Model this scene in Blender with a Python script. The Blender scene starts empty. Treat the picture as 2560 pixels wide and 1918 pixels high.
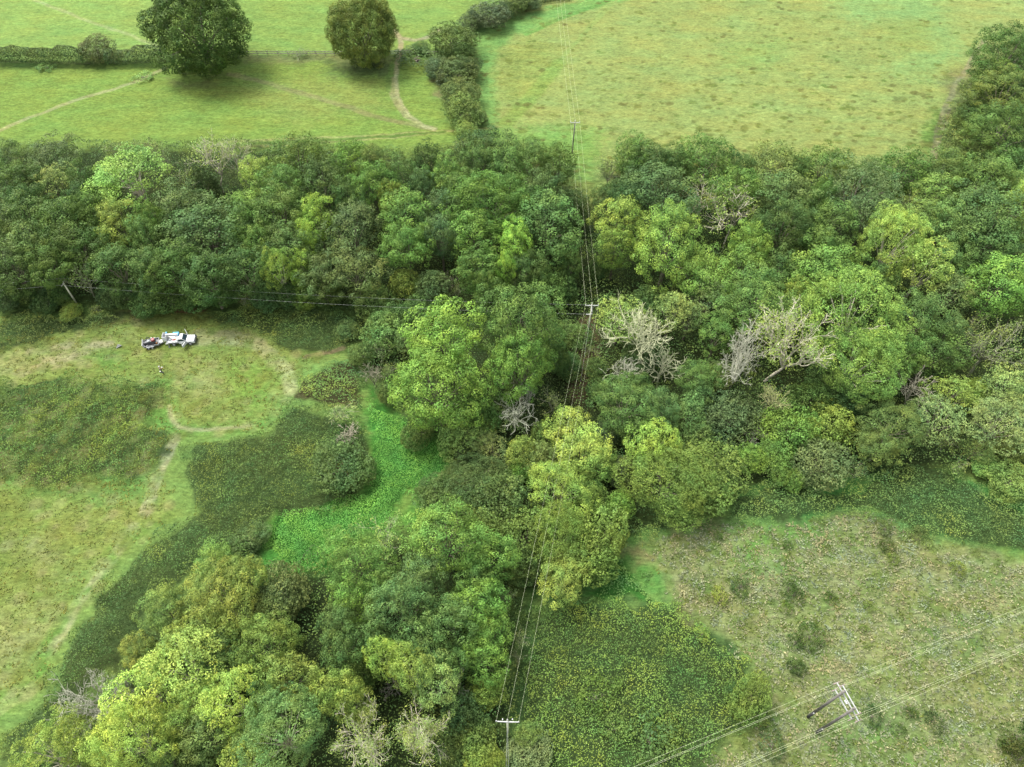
import bpy, math, random
import numpy as np
from mathutils import Vector
S = bpy.context.scene
COL = S.collection
R_ = math.radians

# ---------------------------------------------------------------- camera, sky, sun, exposure
cam = bpy.data.cameras.new('camera'); cam.sensor_width = 36.0
cam.lens = 18.0 / (1280 / 1828)
cam.clip_start = 1.0; cam.clip_end = 6000
co = bpy.data.objects.new('camera', cam); COL.objects.link(co)
co.location = (0, 0, 105); co.rotation_euler = (R_(90 - 53.5), 0, 0)
S.camera = co
S.render.resolution_x = 1024; S.render.resolution_y = 767
SUN_EL, SUN_AZ = 60, -50          # soft sun, up and to the left of the view
wd = bpy.data.worlds.new('World'); S.world = wd; wd.use_nodes = True
nt = wd.node_tree; nt.nodes.clear()
sky = nt.nodes.new('ShaderNodeTexSky'); sky.sky_type = 'NISHITA'; sky.sun_disc = False
sky.sun_elevation = R_(SUN_EL); sky.sun_rotation = R_(SUN_AZ)
sky.air_density = 1.0; sky.dust_density = 4.0; sky.ozone_density = 1.0
hs = nt.nodes.new('ShaderNodeHueSaturation'); hs.inputs['Saturation'].default_value = 0.22
bg = nt.nodes.new('ShaderNodeBackground'); bg.inputs['Strength'].default_value = 0.128
wo = nt.nodes.new('ShaderNodeOutputWorld')
nt.links.new(sky.outputs[0], hs.inputs['Color']); nt.links.new(hs.outputs[0], bg.inputs[0]); nt.links.new(bg.outputs[0], wo.inputs[0])
sl = bpy.data.lights.new('sun', 'SUN'); sl.energy = 1.2; sl.angle = R_(22); sl.color = (1.0, .95, .86)
so = bpy.data.objects.new('sun', sl); COL.objects.link(so)
sd = Vector((math.sin(R_(SUN_AZ)) * math.cos(R_(SUN_EL)), math.cos(R_(SUN_AZ)) * math.cos(R_(SUN_EL)), math.sin(R_(SUN_EL))))
so.rotation_euler = sd.to_track_quat('Z', 'Y').to_euler(); so.location = sd * 300
S.view_settings.view_transform = 'Standard'; S.view_settings.look = 'None'
S.view_settings.exposure = 2.0; S.view_settings.gamma = 1.0
GROUND_GAIN = 0.275
LEAF_GAIN = 0.82

# ---------------------------------------------------------------- data (metres, measured on the ground)
TREES = """
giant|-78.9|180.3|12.18|21|3f6128|field|huge round dark green oak standing alone at the end of the long field hedge
giant|-38.2|183.1|8.50|18|6b7535|field|olive brown oak standing alone over the grey rail fence
bush|-109.7|185.3|4.47|5.5|5c6148|field|brownish hawthorn rising above the middle of the long dark field hedge
thin|-56.7|185.2|2.93|2.2|5c5c4c|field|low dark twiggy bush growing through the grey rail fence between the oaks
low|-121.9|180.6|2.20|1|4f7f40|field|low green scrub patch at foot of field hedge
low|-95.3|176.3|2.65|1|6f9a50|field|low green clump beside the footpath left of the huge oak
bush|-15.8|188.0|5.47|8|56703a|hup|dark olive green leafy bush in the hedge going up, first from left
bush|-13.1|183.1|2.78|5|4d6c3c|hup|dark green leafy bush in the hedge going up, first from left
bush|-11.0|200.9|3.63|4|4a6248|hup|grey green leafy bush in the hedge going up
bush|-6.3|201.8|5.31|6|4c5f50|hup|dull grey leafy bush in the hedge going up
bush|-1.1|207.7|3.13|4.5|4f6a44|hup|dark green leafy bush in the hedge going up, second from left
bush|1.5|209.9|3.72|5|56703f|hup|dark olive green leafy bush in the hedge going up, second from left
bush|4.8|212.3|3.47|4|4a6544|hup|dark green leafy bush in the hedge going up, rightmost
low|-24.9|183.7|5.29|2.2|3f6438|field|low dark green bramble clump in front of the right end of the rail fence
bush|-24.6|188.8|2.39|2.5|47703c|field|small green bush just behind the rail fence near the track
bush|-18.6|177.2|3.64|4.5|4b6650|hdn|grey green leafy bush in the hedge going down, first from left
bush|-11.0|176.8|2.85|5|435c3a|hdn|dark green leafy bush in the hedge going down
bush|-13.8|174.1|4.61|6|54683c|hdn|dark olive green leafy bush in the hedge going down, second from left
bush|-16.4|172.6|2.82|4|4a6048|hdn|grey green leafy bush in the hedge going down, second from left
bush|-12.5|164.7|4.48|6|566c3c|hdn|dark olive green leafy bush in the hedge going down, third from left
bush|-14.0|163.0|2.73|4|5f7044|hdn|dark olive green leafy bush in the hedge going down, first from left
bush|-11.7|156.0|4.82|7|5f7c3a|hdn|olive green leafy bush in the hedge going down
bush|-8.6|156.0|2.31|3|54693e|hdn|dark olive green leafy bush in the hedge going down, rightmost
bush|-10.6|148.1|2.70|6|7d9a52|field|pale green bush alone between the hedge end and the central wood
thin|-11.9|142.9|2.53|5|8a9a60|field|sparse pale bush leaning against the back of the central wood
oak|-105.8|130.5|5.14|13|45662f|wlb|dark green round-crowned tree in the back row of the left wood, first from left
oak|-98.5|132.1|6.34|12|50683c|wlb|dark olive green round-crowned tree in the back row of the left wood
willow|-94.2|122.5|4.80|13|8c9668|wlb|pale grey willow between dark trees at far left of the wood
oak|-88.2|123.8|3.90|13|3f6a33|wlb|dark green round-crowned tree in the back row of the left wood, second from left
thin|-88.5|138.4|2.79|9|7c9250|wlb|olive green sparse twiggy bush in the back row of the left wood, first from left
ash|-77.4|122.5|7.47|17|83b257|wlb|lime green feathery tree, the brightest of the back row at left
thin|-79.2|135.4|3.55|11|74855a|wlb|olive green sparse twiggy bush in the back row of the left wood, second from left
thin|-74.6|132.4|2.71|11|808a62|wlb|dark olive sparse twiggy bush in the back row of the left wood, first from left
thin|-70.2|126.3|3.60|10|7f8a4b|wlb|dark olive sparse twiggy bush in the back row of the left wood, second from left
sparse|-63.9|130.2|4.36|15|93ac58|wlb|open thin tree with pale forked stems at the back of the left wood
sparse|-58.6|132.1|2.82|14|8fa85e|wlb|slender thin tree with one pale stem right of the forked one
bush|-66.3|128.8|2.90|7|355230|wlb|dark green leafy bush in the back row of the left wood
oak|-45.5|130.2|6.43|15|55752f|wlb|olive green round-crowned tree in the back row of the left wood
oak|-52.5|126.1|4.31|13|7ea040|wlb|light green round-crowned tree in the back row of the left wood
oak|-46.4|121.0|5.11|15|4a7a38|wlb|mid green round-crowned tree in the back row of the left wood
oak|-38.8|123.0|5.33|15|376034|wlb|deep green round-crowned tree in the back row of the left wood
oak|-102.7|122.3|4.97|14|44692f|wlm|dark green round-crowned tree in the middle row of the left wood, first from left
oak|-96.9|116.4|4.13|14|3f6a38|wlm|dark green round-crowned tree in the middle row of the left wood, second from left
oak|-86.9|118.1|3.99|13|3a6236|wlm|deep green round-crowned tree in the middle row of the left wood
oak|-83.3|121.1|3.14|11|56743c|wlm|olive green round-crowned tree in the middle row of the left wood
oak|-95.8|109.0|5.54|16|4b6a38|wlf|dark green round-crowned tree in the front row of the left wood, second from left
oak|-86.9|109.5|5.38|16|4a7238|wlf|mid green round-crowned tree in the front row of the left wood, first from left
oak|-82.3|112.0|3.52|15|3f6e38|wlf|deep green round-crowned tree in the front row of the left wood, first from left
oak|-90.2|103.2|5.08|15|557440|wlf|olive green round-crowned tree in the front row of the left wood, first from left
oak|-82.9|103.2|5.08|15|4b6e36|wlf|dark green round-crowned tree in the front row of the left wood, third from left
oak|-75.9|108.6|4.15|16|8c9a45|wlf|yellow olive round-crowned tree in the front row of the left wood
oak|-70.4|105.7|3.77|15|4f7a42|wlf|mid green round-crowned tree in the front row of the left wood, second from left
oak|-69.6|110.2|2.97|15|5c8a3a|wlf|olive green round-crowned tree in the front row of the left wood, third from left
oak|-63.9|112.7|6.50|16|4c6c44|wlf|dark green round-crowned tree in the front row of the left wood, sixth from left
oak|-58.6|105.7|7.31|17|456b43|wlf|blue green round-crowned tree in the front row of the left wood
oak|-51.2|110.4|4.87|16|5c8a3c|wlf|olive green round-crowned tree in the front row of the left wood, fourth from left
oak|-45.4|110.6|5.73|17|5a7f3c|wlf|olive green round-crowned tree in the front row of the left wood, rightmost
oak|-37.6|109.2|3.80|17|8ab83c|wlf|bright yellow green tree in the front of the left wood
oak|-38.7|104.9|2.73|15|7cac3c|wlf|lime green round-crowned tree in the front row of the left wood
oak|-42.6|103.6|4.92|15|4c7040|wlf|dark green round-crowned tree in the front row of the left wood, eighth from left
oak|-48.6|104.7|3.59|14|628a40|wlf|olive green round-crowned tree in the front row of the left wood, fifth from left
oak|-34.5|130.5|4.18|14|56852f|wcb|olive green round-crowned tree in the back row of the central wood, first from left
oak|-29.4|128.4|3.20|14|5c7440|wcb|olive green round-crowned tree in the back row of the central wood, second from left
oak|-28.0|121.5|4.75|15|588c38|wcb|fresh green round-crowned tree in the back row of the central wood
oak|-22.5|124.8|4.46|14|456f38|wcb|dark green round-crowned tree in the back row of the central wood, first from left
oak|-17.7|130.0|3.41|14|35562f|wcb|dark green round-crowned tree in the back row of the central wood, second from left
oak|-18.2|122.5|2.77|13|4e7a58|wcb|blue green round-crowned tree in the back row of the central wood
oak|-13.8|125.3|3.91|14|5f8c3c|wcb|olive green round-crowned tree in the back row of the central wood, rightmost
oak|-4.9|133.7|5.58|14|375c33|wcb|deep green round-crowned tree in the back row of the central wood
oak|-7.0|128.1|3.94|15|47703c|wcb|dark green round-crowned tree in the back row of the central wood, third from left
oak|-0.8|126.3|5.20|16|4c803c|wcb|mid green round-crowned tree in the back row of the central wood, first from left
oak|4.4|129.2|4.52|15|44733a|wcb|mid green round-crowned tree in the back row of the central wood, second from left
oak|9.6|128.1|4.31|15|42702f|wcb|dark green round-crowned tree in the back row of the central wood, rightmost
oak|-24.4|119.8|3.12|12|7f9638|wcb|yellow olive round-crowned tree in the back row of the central wood
oak|-32.8|117.4|3.97|14|3f6a38|wcm|dark green round-crowned tree in the middle of the central wood
oak|-10.7|120.3|4.38|14|48793a|wcm|mid green round-crowned tree in the middle of the central wood, first from left
oak|-20.2|110.4|5.74|16|468c3c|wcm|cool green round-crowned tree in the middle of the central wood, second from left
oak|-20.0|103.6|4.58|15|4a963f|wcm|cool green round-crowned tree in the middle of the central wood, first from left
oak|-14.0|112.9|4.24|15|4a7252|wcm|blue green round-crowned tree in the middle of the central wood, first from left
oak|-13.6|105.7|3.77|15|4b7355|wcm|blue green round-crowned tree in the middle of the central wood, second from left
oakb|-4.1|112.6|7.72|18|4f8038|wcm|broad domed mid green oak filling the centre of the central wood
oak|-6.7|106.4|5.14|16|5a8e3c|wcm|fresh green round-crowned tree in the middle of the central wood
oak|2.0|113.3|4.57|17|4f8038|wcm|mid green round-crowned tree in the middle of the central wood, third from left
oak|0.7|102.3|3.18|17|80bc3c|wcm|small bright yellow green tree at front of the central wood
oak|7.0|107.9|6.87|17|4a7a45|wcm|cool green round-crowned tree in the middle of the central wood, rightmost
oak|6.1|118.3|4.68|16|51754a|wcm|mid green round-crowned tree in the middle of the central wood, rightmost
bush|12.0|118.3|3.32|10|4f6c48|wcm|dark green leafy bush in the middle of the central wood
oak|-30.7|107.3|6.01|16|506a4a|wcm|grey green round tree standing left of the bright green one
thin|21.2|130.0|2.68|12|8a9c70|rwb|thin grey tree beside the gap where the wires enter the wood
oak|25.2|130.7|5.12|15|4d7a33|rwb|mid green round-crowned tree in the back row of the right wood, first from left
oak|29.2|128.1|4.88|15|42693a|rwb|dark green round-crowned tree in the back row of the right wood, first from left
oak|34.5|128.4|3.96|14|3d6a38|rwb|deep green round-crowned tree in the back row of the right wood, first from left
oak|20.0|122.5|3.18|9|35663c|rwb|blue green round-crowned tree in the back row of the right wood
oak|29.5|116.6|6.77|17|4a7250|rwm|blue green round-crowned tree in the second row of the right wood, second from left
oak|23.7|117.4|3.61|14|44704a|rwm|blue green round-crowned tree in the second row of the right wood, first from left
oak|20.5|108.8|4.65|17|8fa53e|rwm|yellow olive tree on the right of the wire gap
oakb|29.4|102.1|7.69|18|749f40|rwt|large yellow green oak, the biggest right of the wire gap
oak|19.6|103.6|3.73|15|6c923e|rwt|olive green round-crowned tree in the third row of the right wood
oak|41.4|129.7|6.42|15|47752f|rwb|mid green round-crowned tree in the back row of the right wood, second from left
oak|47.8|126.3|3.36|14|3f6a3a|rwb|deep green round-crowned tree in the back row of the right wood, second from left
oak|53.9|127.1|6.54|15|66793f|rwb|olive green round-crowned tree in the back row of the right wood, first from left
oak|58.8|124.8|3.34|14|47703c|rwb|dark green round-crowned tree in the back row of the right wood, second from left
oak|64.7|126.0|5.58|15|5c8038|rwb|olive green round-crowned tree in the back row of the right wood, second from left
oak|73.9|126.1|3.37|13|45703a|rwb|dark green round-crowned tree in the back row of the right wood, third from left
oak|81.1|125.5|5.94|15|44702f|rwb|dark green round-crowned tree in the back row of the right wood, rightmost
oak|88.8|124.5|4.99|15|5a7a40|rwb|olive green round-crowned tree in the back row of the right wood, third from left
oak|96.8|122.7|6.41|16|547a3a|rwb|olive green round-crowned tree in the back row of the right wood, rightmost
ash|103.0|121.5|3.13|13|74a058|rwb|fresh green feathery tree in the back row of the right wood
oak|44.8|118.8|5.05|16|47853f|rwm|cool green round-crowned tree in the second row of the right wood
sparse|39.1|118.8|4.18|14|8a9a4c|rwm|thin olive tree with a see-through crown behind the yellow green oak
sparse|43.7|112.7|4.73|14|96aa4e|rwm|open twiggy yellow tree with sparse leaves over dark ground
oak|54.3|114.3|6.17|17|58784c|rwm|mid green round-crowned tree in the second row of the right wood, first from left
oak|61.7|116.7|3.58|15|4f8038|rwm|mid green round-crowned tree in the second row of the right wood, second from left
willb|68.7|116.6|8.37|17|5b7c5e|rwm|wide silvery blue green willow behind the bright ash
willow|70.3|112.0|4.75|15|5e8260|rwm|grey green soft-leaved tree in the second row of the right wood
oak|84.3|117.1|4.85|15|6e9448|rwm|light green round-crowned tree in the second row of the right wood
thin|79.6|116.2|2.83|13|85874f|rwm|dark olive sparse twiggy bush in the second row of the right wood
oak|80.3|110.9|4.92|14|5f8046|rwm|olive green round-crowned tree in the second row of the right wood
oak|91.0|111.5|7.15|17|4d7548|rwm|blue green round-crowned tree in the second row of the right wood, rightmost
ash|100.1|114.5|3.01|16|a8c258|rwm|pale yellow tree at the right edge of the picture
ash|98.3|107.9|2.42|15|98bb5a|rwt|lime green feathery tree in the third row of the right wood, second from left
oak|83.6|107.9|4.84|15|5f8a4e|rwt|fresh green round-crowned tree in the third row of the right wood, rightmost
oak|89.8|104.7|5.95|16|456f42|rwt|deep green round-crowned tree in the third row of the right wood
thin|96.7|106.0|2.29|12|7c8468|rwt|dull grey sparse twiggy bush in the third row of the right wood
ashb|71.1|102.1|6.61|18|98bc57|rwt|bright lime green feathery ash, the brightest tree of the right wood
oakb|51.7|106.6|5.82|17|42704a|rwt|blue green broad domed tree in the third row of the right wood
oak|61.6|107.3|4.98|16|4b7e48|rwt|cool green round-crowned tree in the third row of the right wood, second from left
oak|44.4|103.4|3.55|16|78a43e|rwt|light green round-crowned tree in the third row of the right wood, second from left
oak|57.7|102.7|4.40|15|4a8042|rwt|cool green round-crowned tree in the third row of the right wood, first from left
oakb|121.6|170.6|9.26|15|3f6a2c|tr|dark green tree uppermost in the top right woodland corner
oak|114.9|164.4|5.38|13|3e682c|tr|dark green round-crowned tree in the top right woodland corner, first from left
oakb|114.4|155.5|7.67|14|6b7a40|tr|brownish olive tree in the top right woodland corner
oak|119.5|156.2|2.94|12|3a5f45|tr|blue green round-crowned tree in the top right woodland corner
bush|109.0|154.1|3.81|7|4f6e3c|tr|dark green leafy bush in the top right woodland corner
oakb|108.0|139.5|8.31|15|44743a|tr|large mid green tree lowest in the top right woodland corner
oak|102.8|138.7|5.15|10|596f3a|tr|dark olive green round-crowned tree in the top right woodland corner
bush|99.9|138.0|3.60|7|5f7448|tr|olive green leafy bush in the top right woodland corner
oak|107.4|128.1|5.29|13|3f6a35|tr|dark green round-crowned tree in the top right woodland corner, second from left
oak|-92.4|98.3|5.31|15|46683c|wlf|dark green round-crowned tree in the front row of the left wood, first from left
oak|-86.0|98.9|4.17|14|557a3c|wlf|olive green round-crowned tree in the front row of the left wood, second from left
thin|-81.0|97.9|3.61|11|5d7a38|wsh|olive green sparse twiggy bush along the left wood south edge
oak|-73.4|98.5|4.50|14|47703f|wlf|dark green round-crowned tree in the front row of the left wood, fourth from left
oak|-67.1|97.7|4.32|14|4c703f|wlf|dark green round-crowned tree in the front row of the left wood, fifth from left
oak|-62.5|97.5|4.46|15|4f7a3c|wlf|mid green round-crowned tree in the front row of the left wood, rightmost
oak|-56.0|95.9|5.09|15|3f6a3c|wlf|deep green round-crowned tree in the front row of the left wood, second from left
oak|-49.4|97.1|4.62|15|42683a|wlf|dark green round-crowned tree in the front row of the left wood, seventh from left
ash|-43.1|97.1|2.81|15|8caf48|wlf|yellow green feathery tree at the front edge of the left wood
oak|-39.1|98.7|2.51|13|7aa838|wlf|light green round-crowned tree in the front row of the left wood
oak|-34.7|97.1|4.65|13|567048|wlf|dark green round-crowned tree in the front row of the left wood, rightmost
bush|-96.1|98.7|3.25|8|395634|wsh|dark green leafy bush along the left wood south edge, first from left
bush|-96.3|95.7|2.72|5|3f6042|wsh|blue green leafy bush along the left wood south edge, first from left
bush|-93.2|96.9|2.57|5|4a6838|wsh|dark green leafy bush along the left wood south edge, second from left
bush|-89.2|95.8|2.56|4|3c6540|wsh|blue green leafy bush along the left wood south edge, second from left
bush|-86.2|97.3|2.23|5|4f7038|wsh|dark olive green leafy bush along the left wood south edge
bush|-77.0|96.5|2.05|5|4a7050|wsh|blue green leafy bush along the left wood south edge, third from left
bush|-73.2|96.4|2.38|6|43683f|wsh|blue green leafy bush along the left wood south edge, rightmost
bush|-69.6|95.1|2.89|4.5|45703c|wsh|dark green leafy bush along the left wood south edge, third from left
bush|-64.9|95.8|3.57|5.5|42703a|wsh|dark green leafy bush along the left wood south edge, fourth from left
bush|-59.9|96.2|3.41|5.5|44703a|wsh|dark green leafy bush along the left wood south edge, fifth from left
bush|-55.6|96.5|2.73|5|4a753a|wsh|mid green leafy bush along the left wood south edge
thin|-51.5|96.3|1.84|4|6f7050|wsh|brownish olive sparse twiggy bush along the left wood south edge
bush|-46.6|96.8|3.24|6|3f6a42|wsh|deep green leafy bush along the left wood south edge
bush|-42.7|96.4|2.38|6|466a40|wsh|dark green leafy bush along the left wood south edge, sixth from left
bush|-39.5|96.4|2.72|6|6a8f30|wsh|olive green leafy bush along the left wood south edge
bush|-35.5|96.3|3.22|7|4f703a|wsh|dark green leafy bush along the left wood south edge, rightmost
bush|-84.0|93.9|1.87|2.5|83993c|wsh|small yellow green bush at the foot of the leaning pole
thin|-79.1|94.1|1.41|2.5|a3a84c|wsh|small pale yellow bush right of the leaning pole
thin|-40.5|94.8|1.27|3|9aa84a|wsh|yellow olive sparse twiggy bush along the left wood south edge
oak|-29.0|97.3|5.30|14|5a7048|wcm|dark olive green round-crowned tree in the middle of the central wood
bush|-21.0|98.4|2.91|7|7f8c36|wcf|dark olive leafy bush at the foot of the central wood
bush|-25.9|94.3|3.53|7|5f7c3f|wcf|olive green leafy bush at the foot of the central wood
bush|-14.7|97.4|3.23|8|5a7a55|wcf|mid green leafy bush at the foot of the central wood, second from left
dead|-11.9|97.5|1.81|9|84806a|wcf|small bare brown grey tree at the foot of the central wood
thin|-9.9|96.2|1.68|7|73745c|wcf|dull grey sparse twiggy bush at the foot of the central wood
oak|-6.0|98.1|4.66|14|457c3c|wcm|mid green round-crowned tree in the middle of the central wood, second from left
oak|-1.0|97.1|1.82|15|8cc445|wcm|lime green round-crowned tree in the middle of the central wood
oak|-4.8|94.9|2.81|12|4a8040|wcf|mid green round-crowned tree at the foot of the central wood
oak|2.4|97.9|3.67|13|3c6a45|wcf|blue green round-crowned tree at the foot of the central wood
bush|6.6|97.3|3.39|9|42783f|wcf|cool green leafy bush at the foot of the central wood, second from left
bush|9.9|97.9|2.91|7|416a3c|wcf|deep green leafy bush at the foot of the central wood, first from left
oak|11.1|101.4|2.40|10|3f6e3c|wcm|deep green round-crowned tree in the middle of the central wood
bush|16.9|103.1|1.93|6|3c5f38|wcf|deep green leafy bush at the foot of the central wood, second from left
bush|-18.3|92.9|3.03|5|4d7845|wcf|mid green leafy bush at the foot of the central wood, first from left
bush|-22.4|90.9|3.49|6|4a7644|wcf|cool green leafy bush at the foot of the central wood, first from left
bush|-22.8|86.3|3.90|7|5c8a4f|wcf|fresh green leafy bush at the foot of the central wood
bush|-30.8|88.8|2.16|3|4d7248|wcf|blue green leafy bush at the foot of the central wood
thin|-22.9|82.3|2.24|6|78786a|ctr|dull grey sparse twiggy bush below the central pole, first from left
bush|-26.5|82.7|2.25|5|62854f|ctr|mid green leafy bush below the central pole, first from left
dead|-24.3|77.1|2.32|6|9a967c|ctr|bare beige twiggy bush on the left flank of the big yellow green tree
thin|-21.0|77.3|1.80|7|7a8a5c|ctr|olive green sparse twiggy bush below the central pole
willow|-18.7|83.8|2.07|8|7c9a66|ctr|light green soft-leaved tree below the central pole
bush|-21.5|74.2|1.86|4|56703c|ctr|dark olive green leafy bush below the central pole
oak|-11.8|78.0|5.90|21|86b63e|isl|tall bright yellow green oak just above the bright nettle patch
oakb|-11.8|69.1|7.77|18|6a9c38|isl|broad green oak overhanging the top of the bright nettle patch
oakb|1.2|81.7|7.82|19|4a8045|ctr|big dark green dome left of the central pole
oakb|1.4|74.0|5.83|17|5c9038|ctr|mid green oak in front of the big dark green dome
bush|7.8|80.4|2.67|9|48703f|ctr|dark green leafy bush below the central pole, first from left
bush|-5.3|67.8|3.11|9|4a7a3c|ctr|mid green leafy bush below the central pole, second from left
bush|-15.2|66.4|2.98|5|51723a|isl|dark olive green leafy bush beside the bright nettle patch
dead|0.4|67.7|4.13|9|c4c8ae|ctr|bare white grey dead tree below the green dome
thin|0.6|68.4|3.47|5|7a9468|ctr|light green sparse twiggy bush below the central pole
thin|6.1|70.0|2.59|8|7c806c|ctr|dull grey sparse twiggy bush below the central pole, second from left
dead|2.7|70.5|1.34|12|a8aa98|ctr|slim bare dead spike behind the white grey dead tree
bush|11.3|87.6|2.97|4|487a48|ctr|cool green leafy bush below the central pole
bush|10.4|80.3|2.39|4|4a7a4c|ctr|blue green leafy bush below the central pole
thin|15.1|84.1|1.75|3|6a8060|ctr|grey green sparse twiggy bush below the central pole
bush|14.8|79.6|2.07|4|4f7040|ctr|dark green leafy bush below the central pole, second from left
thin|-28.3|69.6|2.89|4.5|8a8868|isl|beige twiggy bush on the left edge of the nettle bed
dead|-27.3|65.3|2.52|4|b4ac94|isl|small bare pale bush left of the nettle bed
bush|-27.8|59.1|4.80|5|3a6840|isl|dark green rounded bush left of the nettle bed, below the pale bush
bush|-7.3|64.9|4.13|6|708f48|isl|olive green leafy bush beside the bright nettle patch
willow|-3.4|62.2|3.77|6|6f8458|isl|olive green soft-leaved tree beside the bright nettle patch
bush|1.4|61.3|2.60|7|8f9a40|isl|yellow olive leafy bush beside the bright nettle patch
bush|1.3|58.2|2.14|5|5f9a3c|csc|fresh green leafy bush in the scrub under the three wires, first from left
bushb|-5.7|55.3|5.52|7|4f6a42|isl|large dark olive rounded thicket on the right of the nettle patch
bush|-2.1|52.4|4.53|8|567545|csc|mid green leafy bush in the scrub under the three wires
bush|-12.1|54.5|2.96|4|4a7040|isl|dark green leafy bush beside the bright nettle patch, first from left
bush|-7.8|61.3|2.04|4|3d5238|isl|dark green leafy bush beside the bright nettle patch, second from left
oak|9.4|64.6|4.20|9|8aa545|csc|light green round-crowned tree in the scrub under the three wires, first from left
oak|11.1|59.9|4.79|10|93a842|csc|yellowest bushy tree directly under the three wires
oak|13.3|58.3|3.10|8|6f9a45|csc|light green round-crowned tree in the scrub under the three wires, second from left
oakb|7.4|52.5|5.25|10|80a442|csc|light green broad domed tree in the scrub under the three wires
bush|4.8|59.6|3.15|7|6a8450|csc|olive green leafy bush in the scrub under the three wires, second from left
bush|6.0|64.9|2.36|6|6f9048|csc|olive green leafy bush in the scrub under the three wires, third from left
bush|16.7|52.1|2.07|6|6aa040|csc|light green leafy bush in the scrub under the three wires
bush|12.4|53.7|2.23|6|5f8a48|csc|fresh green leafy bush in the scrub under the three wires, second from left
willow|19.2|86.9|4.62|12|92b55e|rde|soft pale green willow right of the central pole
willow|28.5|88.0|3.84|12|92aa68|rde|lime green soft-leaved tree around the pale dead trees
bush|24.6|91.8|3.31|9|4d7040|rde|dark green leafy bush around the pale dead trees, second from left
deadb|22.6|80.5|6.60|16|ccd0a4|rde|largest pale dead tree, many bare branches, right of the central pole
dead|19.3|76.4|3.17|9|c8cab0|rde|bare white dead tree at the lower left of the largest dead one
dead|25.7|76.7|3.26|12|c4c8a0|rde|bare pale dead tree below the right side of the largest dead one
bush|23.4|81.6|3.99|6|3f5c38|rde|dark green leafy bush around the pale dead trees, first from left
oakb|18.3|68.0|5.37|12|4c8252|rde|blue green broad domed tree around the pale dead trees
oak|24.0|68.1|3.36|11|4a784e|rde|blue green round-crowned tree around the pale dead trees
bush|15.0|74.8|2.02|4|426c40|rde|deep green leafy bush around the pale dead trees
oak|20.8|72.7|2.87|9|447848|rde|cool green round-crowned tree around the pale dead trees, first from left
oak|22.2|61.2|3.96|11|88b03e|csc|lime green round-crowned tree in the scrub under the three wires
bushb|23.7|54.9|7.08|10|6a8a3c|csc|very wide smooth olive green thicket right of the wires
bush|15.7|64.9|2.06|6|5a7560|csc|grey green leafy bush in the scrub under the three wires
bush|17.3|58.4|2.43|5|5c6c50|csc|dark olive green leafy bush in the scrub under the three wires
bush|19.7|65.2|2.22|5|4a7048|csc|blue green leafy bush in the scrub under the three wires
oak|34.7|97.1|5.65|13|6f9f40|rwt|light green round-crowned tree in the third row of the right wood, first from left
oak|43.8|98.9|4.51|14|579440|rwt|fresh green round-crowned tree in the third row of the right wood, first from left
oak|49.7|97.7|3.65|14|3f704a|rwt|blue green round-crowned tree in the third row of the right wood
oak|57.8|96.1|6.38|16|55933f|rwt|fresh green round-crowned tree in the third row of the right wood, second from left
ash|75.4|96.9|4.76|16|a0bd5c|rwt|lime green feathery tree in the third row of the right wood, first from left
oak|68.4|95.9|3.31|13|4f7d46|rwt|mid green round-crowned tree in the third row of the right wood
willow|80.0|92.0|4.55|13|76896a|rwf|grey green soft-leaved tree in the front part of the right wood
oak|81.2|98.5|3.67|14|4c7a48|rwf|cool green round-crowned tree in the front part of the right wood, rightmost
oak|87.4|92.0|6.24|17|5f973a|rwf|bright green oak at the right edge of the right wood
oak|92.3|90.0|2.43|11|56843c|rwf|mid green round-crowned tree in the front part of the right wood
thin|92.7|88.2|1.34|8|86806a|rwf|dull grey sparse twiggy bush in the front part of the right wood
willow|35.5|91.6|3.76|11|6f8f68|rde|grey green soft-leaved tree around the pale dead trees
willow|32.0|87.9|2.90|10|7f9a68|rde|light green soft-leaved tree around the pale dead trees
oakb|42.8|88.6|6.44|15|559258|rwf|cool green broad domed tree in the front part of the right wood
oak|36.1|83.4|3.62|11|478544|rwf|cool green round-crowned tree in the front part of the right wood, first from left
oak|51.3|91.6|2.59|13|94a845|rwf|yellow olive round-crowned tree in the front part of the right wood
oak|51.4|87.2|3.51|12|3d6a40|rwf|deep green round-crowned tree in the front part of the right wood
ashb|58.5|83.5|8.45|19|76a34a|rwf|largest pale green feathery tree in the middle of the right wood
ashb|57.5|74.8|6.56|16|6e9e4e|rwf|fresh green large feathery tree in the front part of the right wood
ash|67.1|78.3|3.06|12|5f9650|rwf|fresh green feathery tree in the front part of the right wood
oak|71.0|85.3|5.16|15|437548|rwf|blue green round-crowned tree in the front part of the right wood, first from left
oak|71.5|77.9|4.41|13|42753f|rwf|cool green round-crowned tree in the front part of the right wood, second from left
oak|75.6|82.7|2.65|13|5a8055|rwf|blue green round-crowned tree in the front part of the right wood, second from left
thinb|82.1|79.4|6.19|14|7e8c54|rwf|brownish olive twiggy tree near the right edge
thin|81.2|85.2|2.36|11|8c8a4c|rwf|brownish olive sparse twiggy bush in the front part of the right wood
sparseb|45.2|78.1|6.61|18|9aae50|rde|half dead yellow green ash with long pale limbs showing
deadb|37.9|74.8|4.47|18|d0d0b8|rde|bare leaning dead tree left of the half dead ash
dead|43.5|70.2|3.08|9|b0b478|rde|broken dead tree with mossy branches below the half dead ash
thin|44.3|72.0|2.75|7|a4b468|rde|pale yellow sparse twiggy bush around the pale dead trees
dead|40.3|65.3|2.45|4|b8b4a0|rde|fallen pale branches low in front of the half dead ash
bush|35.9|76.4|2.79|7|5a6c44|rde|dark olive green leafy bush around the pale dead trees
oak|31.8|75.5|3.38|8|48864c|rde|cool green round-crowned tree around the pale dead trees, second from left
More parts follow.
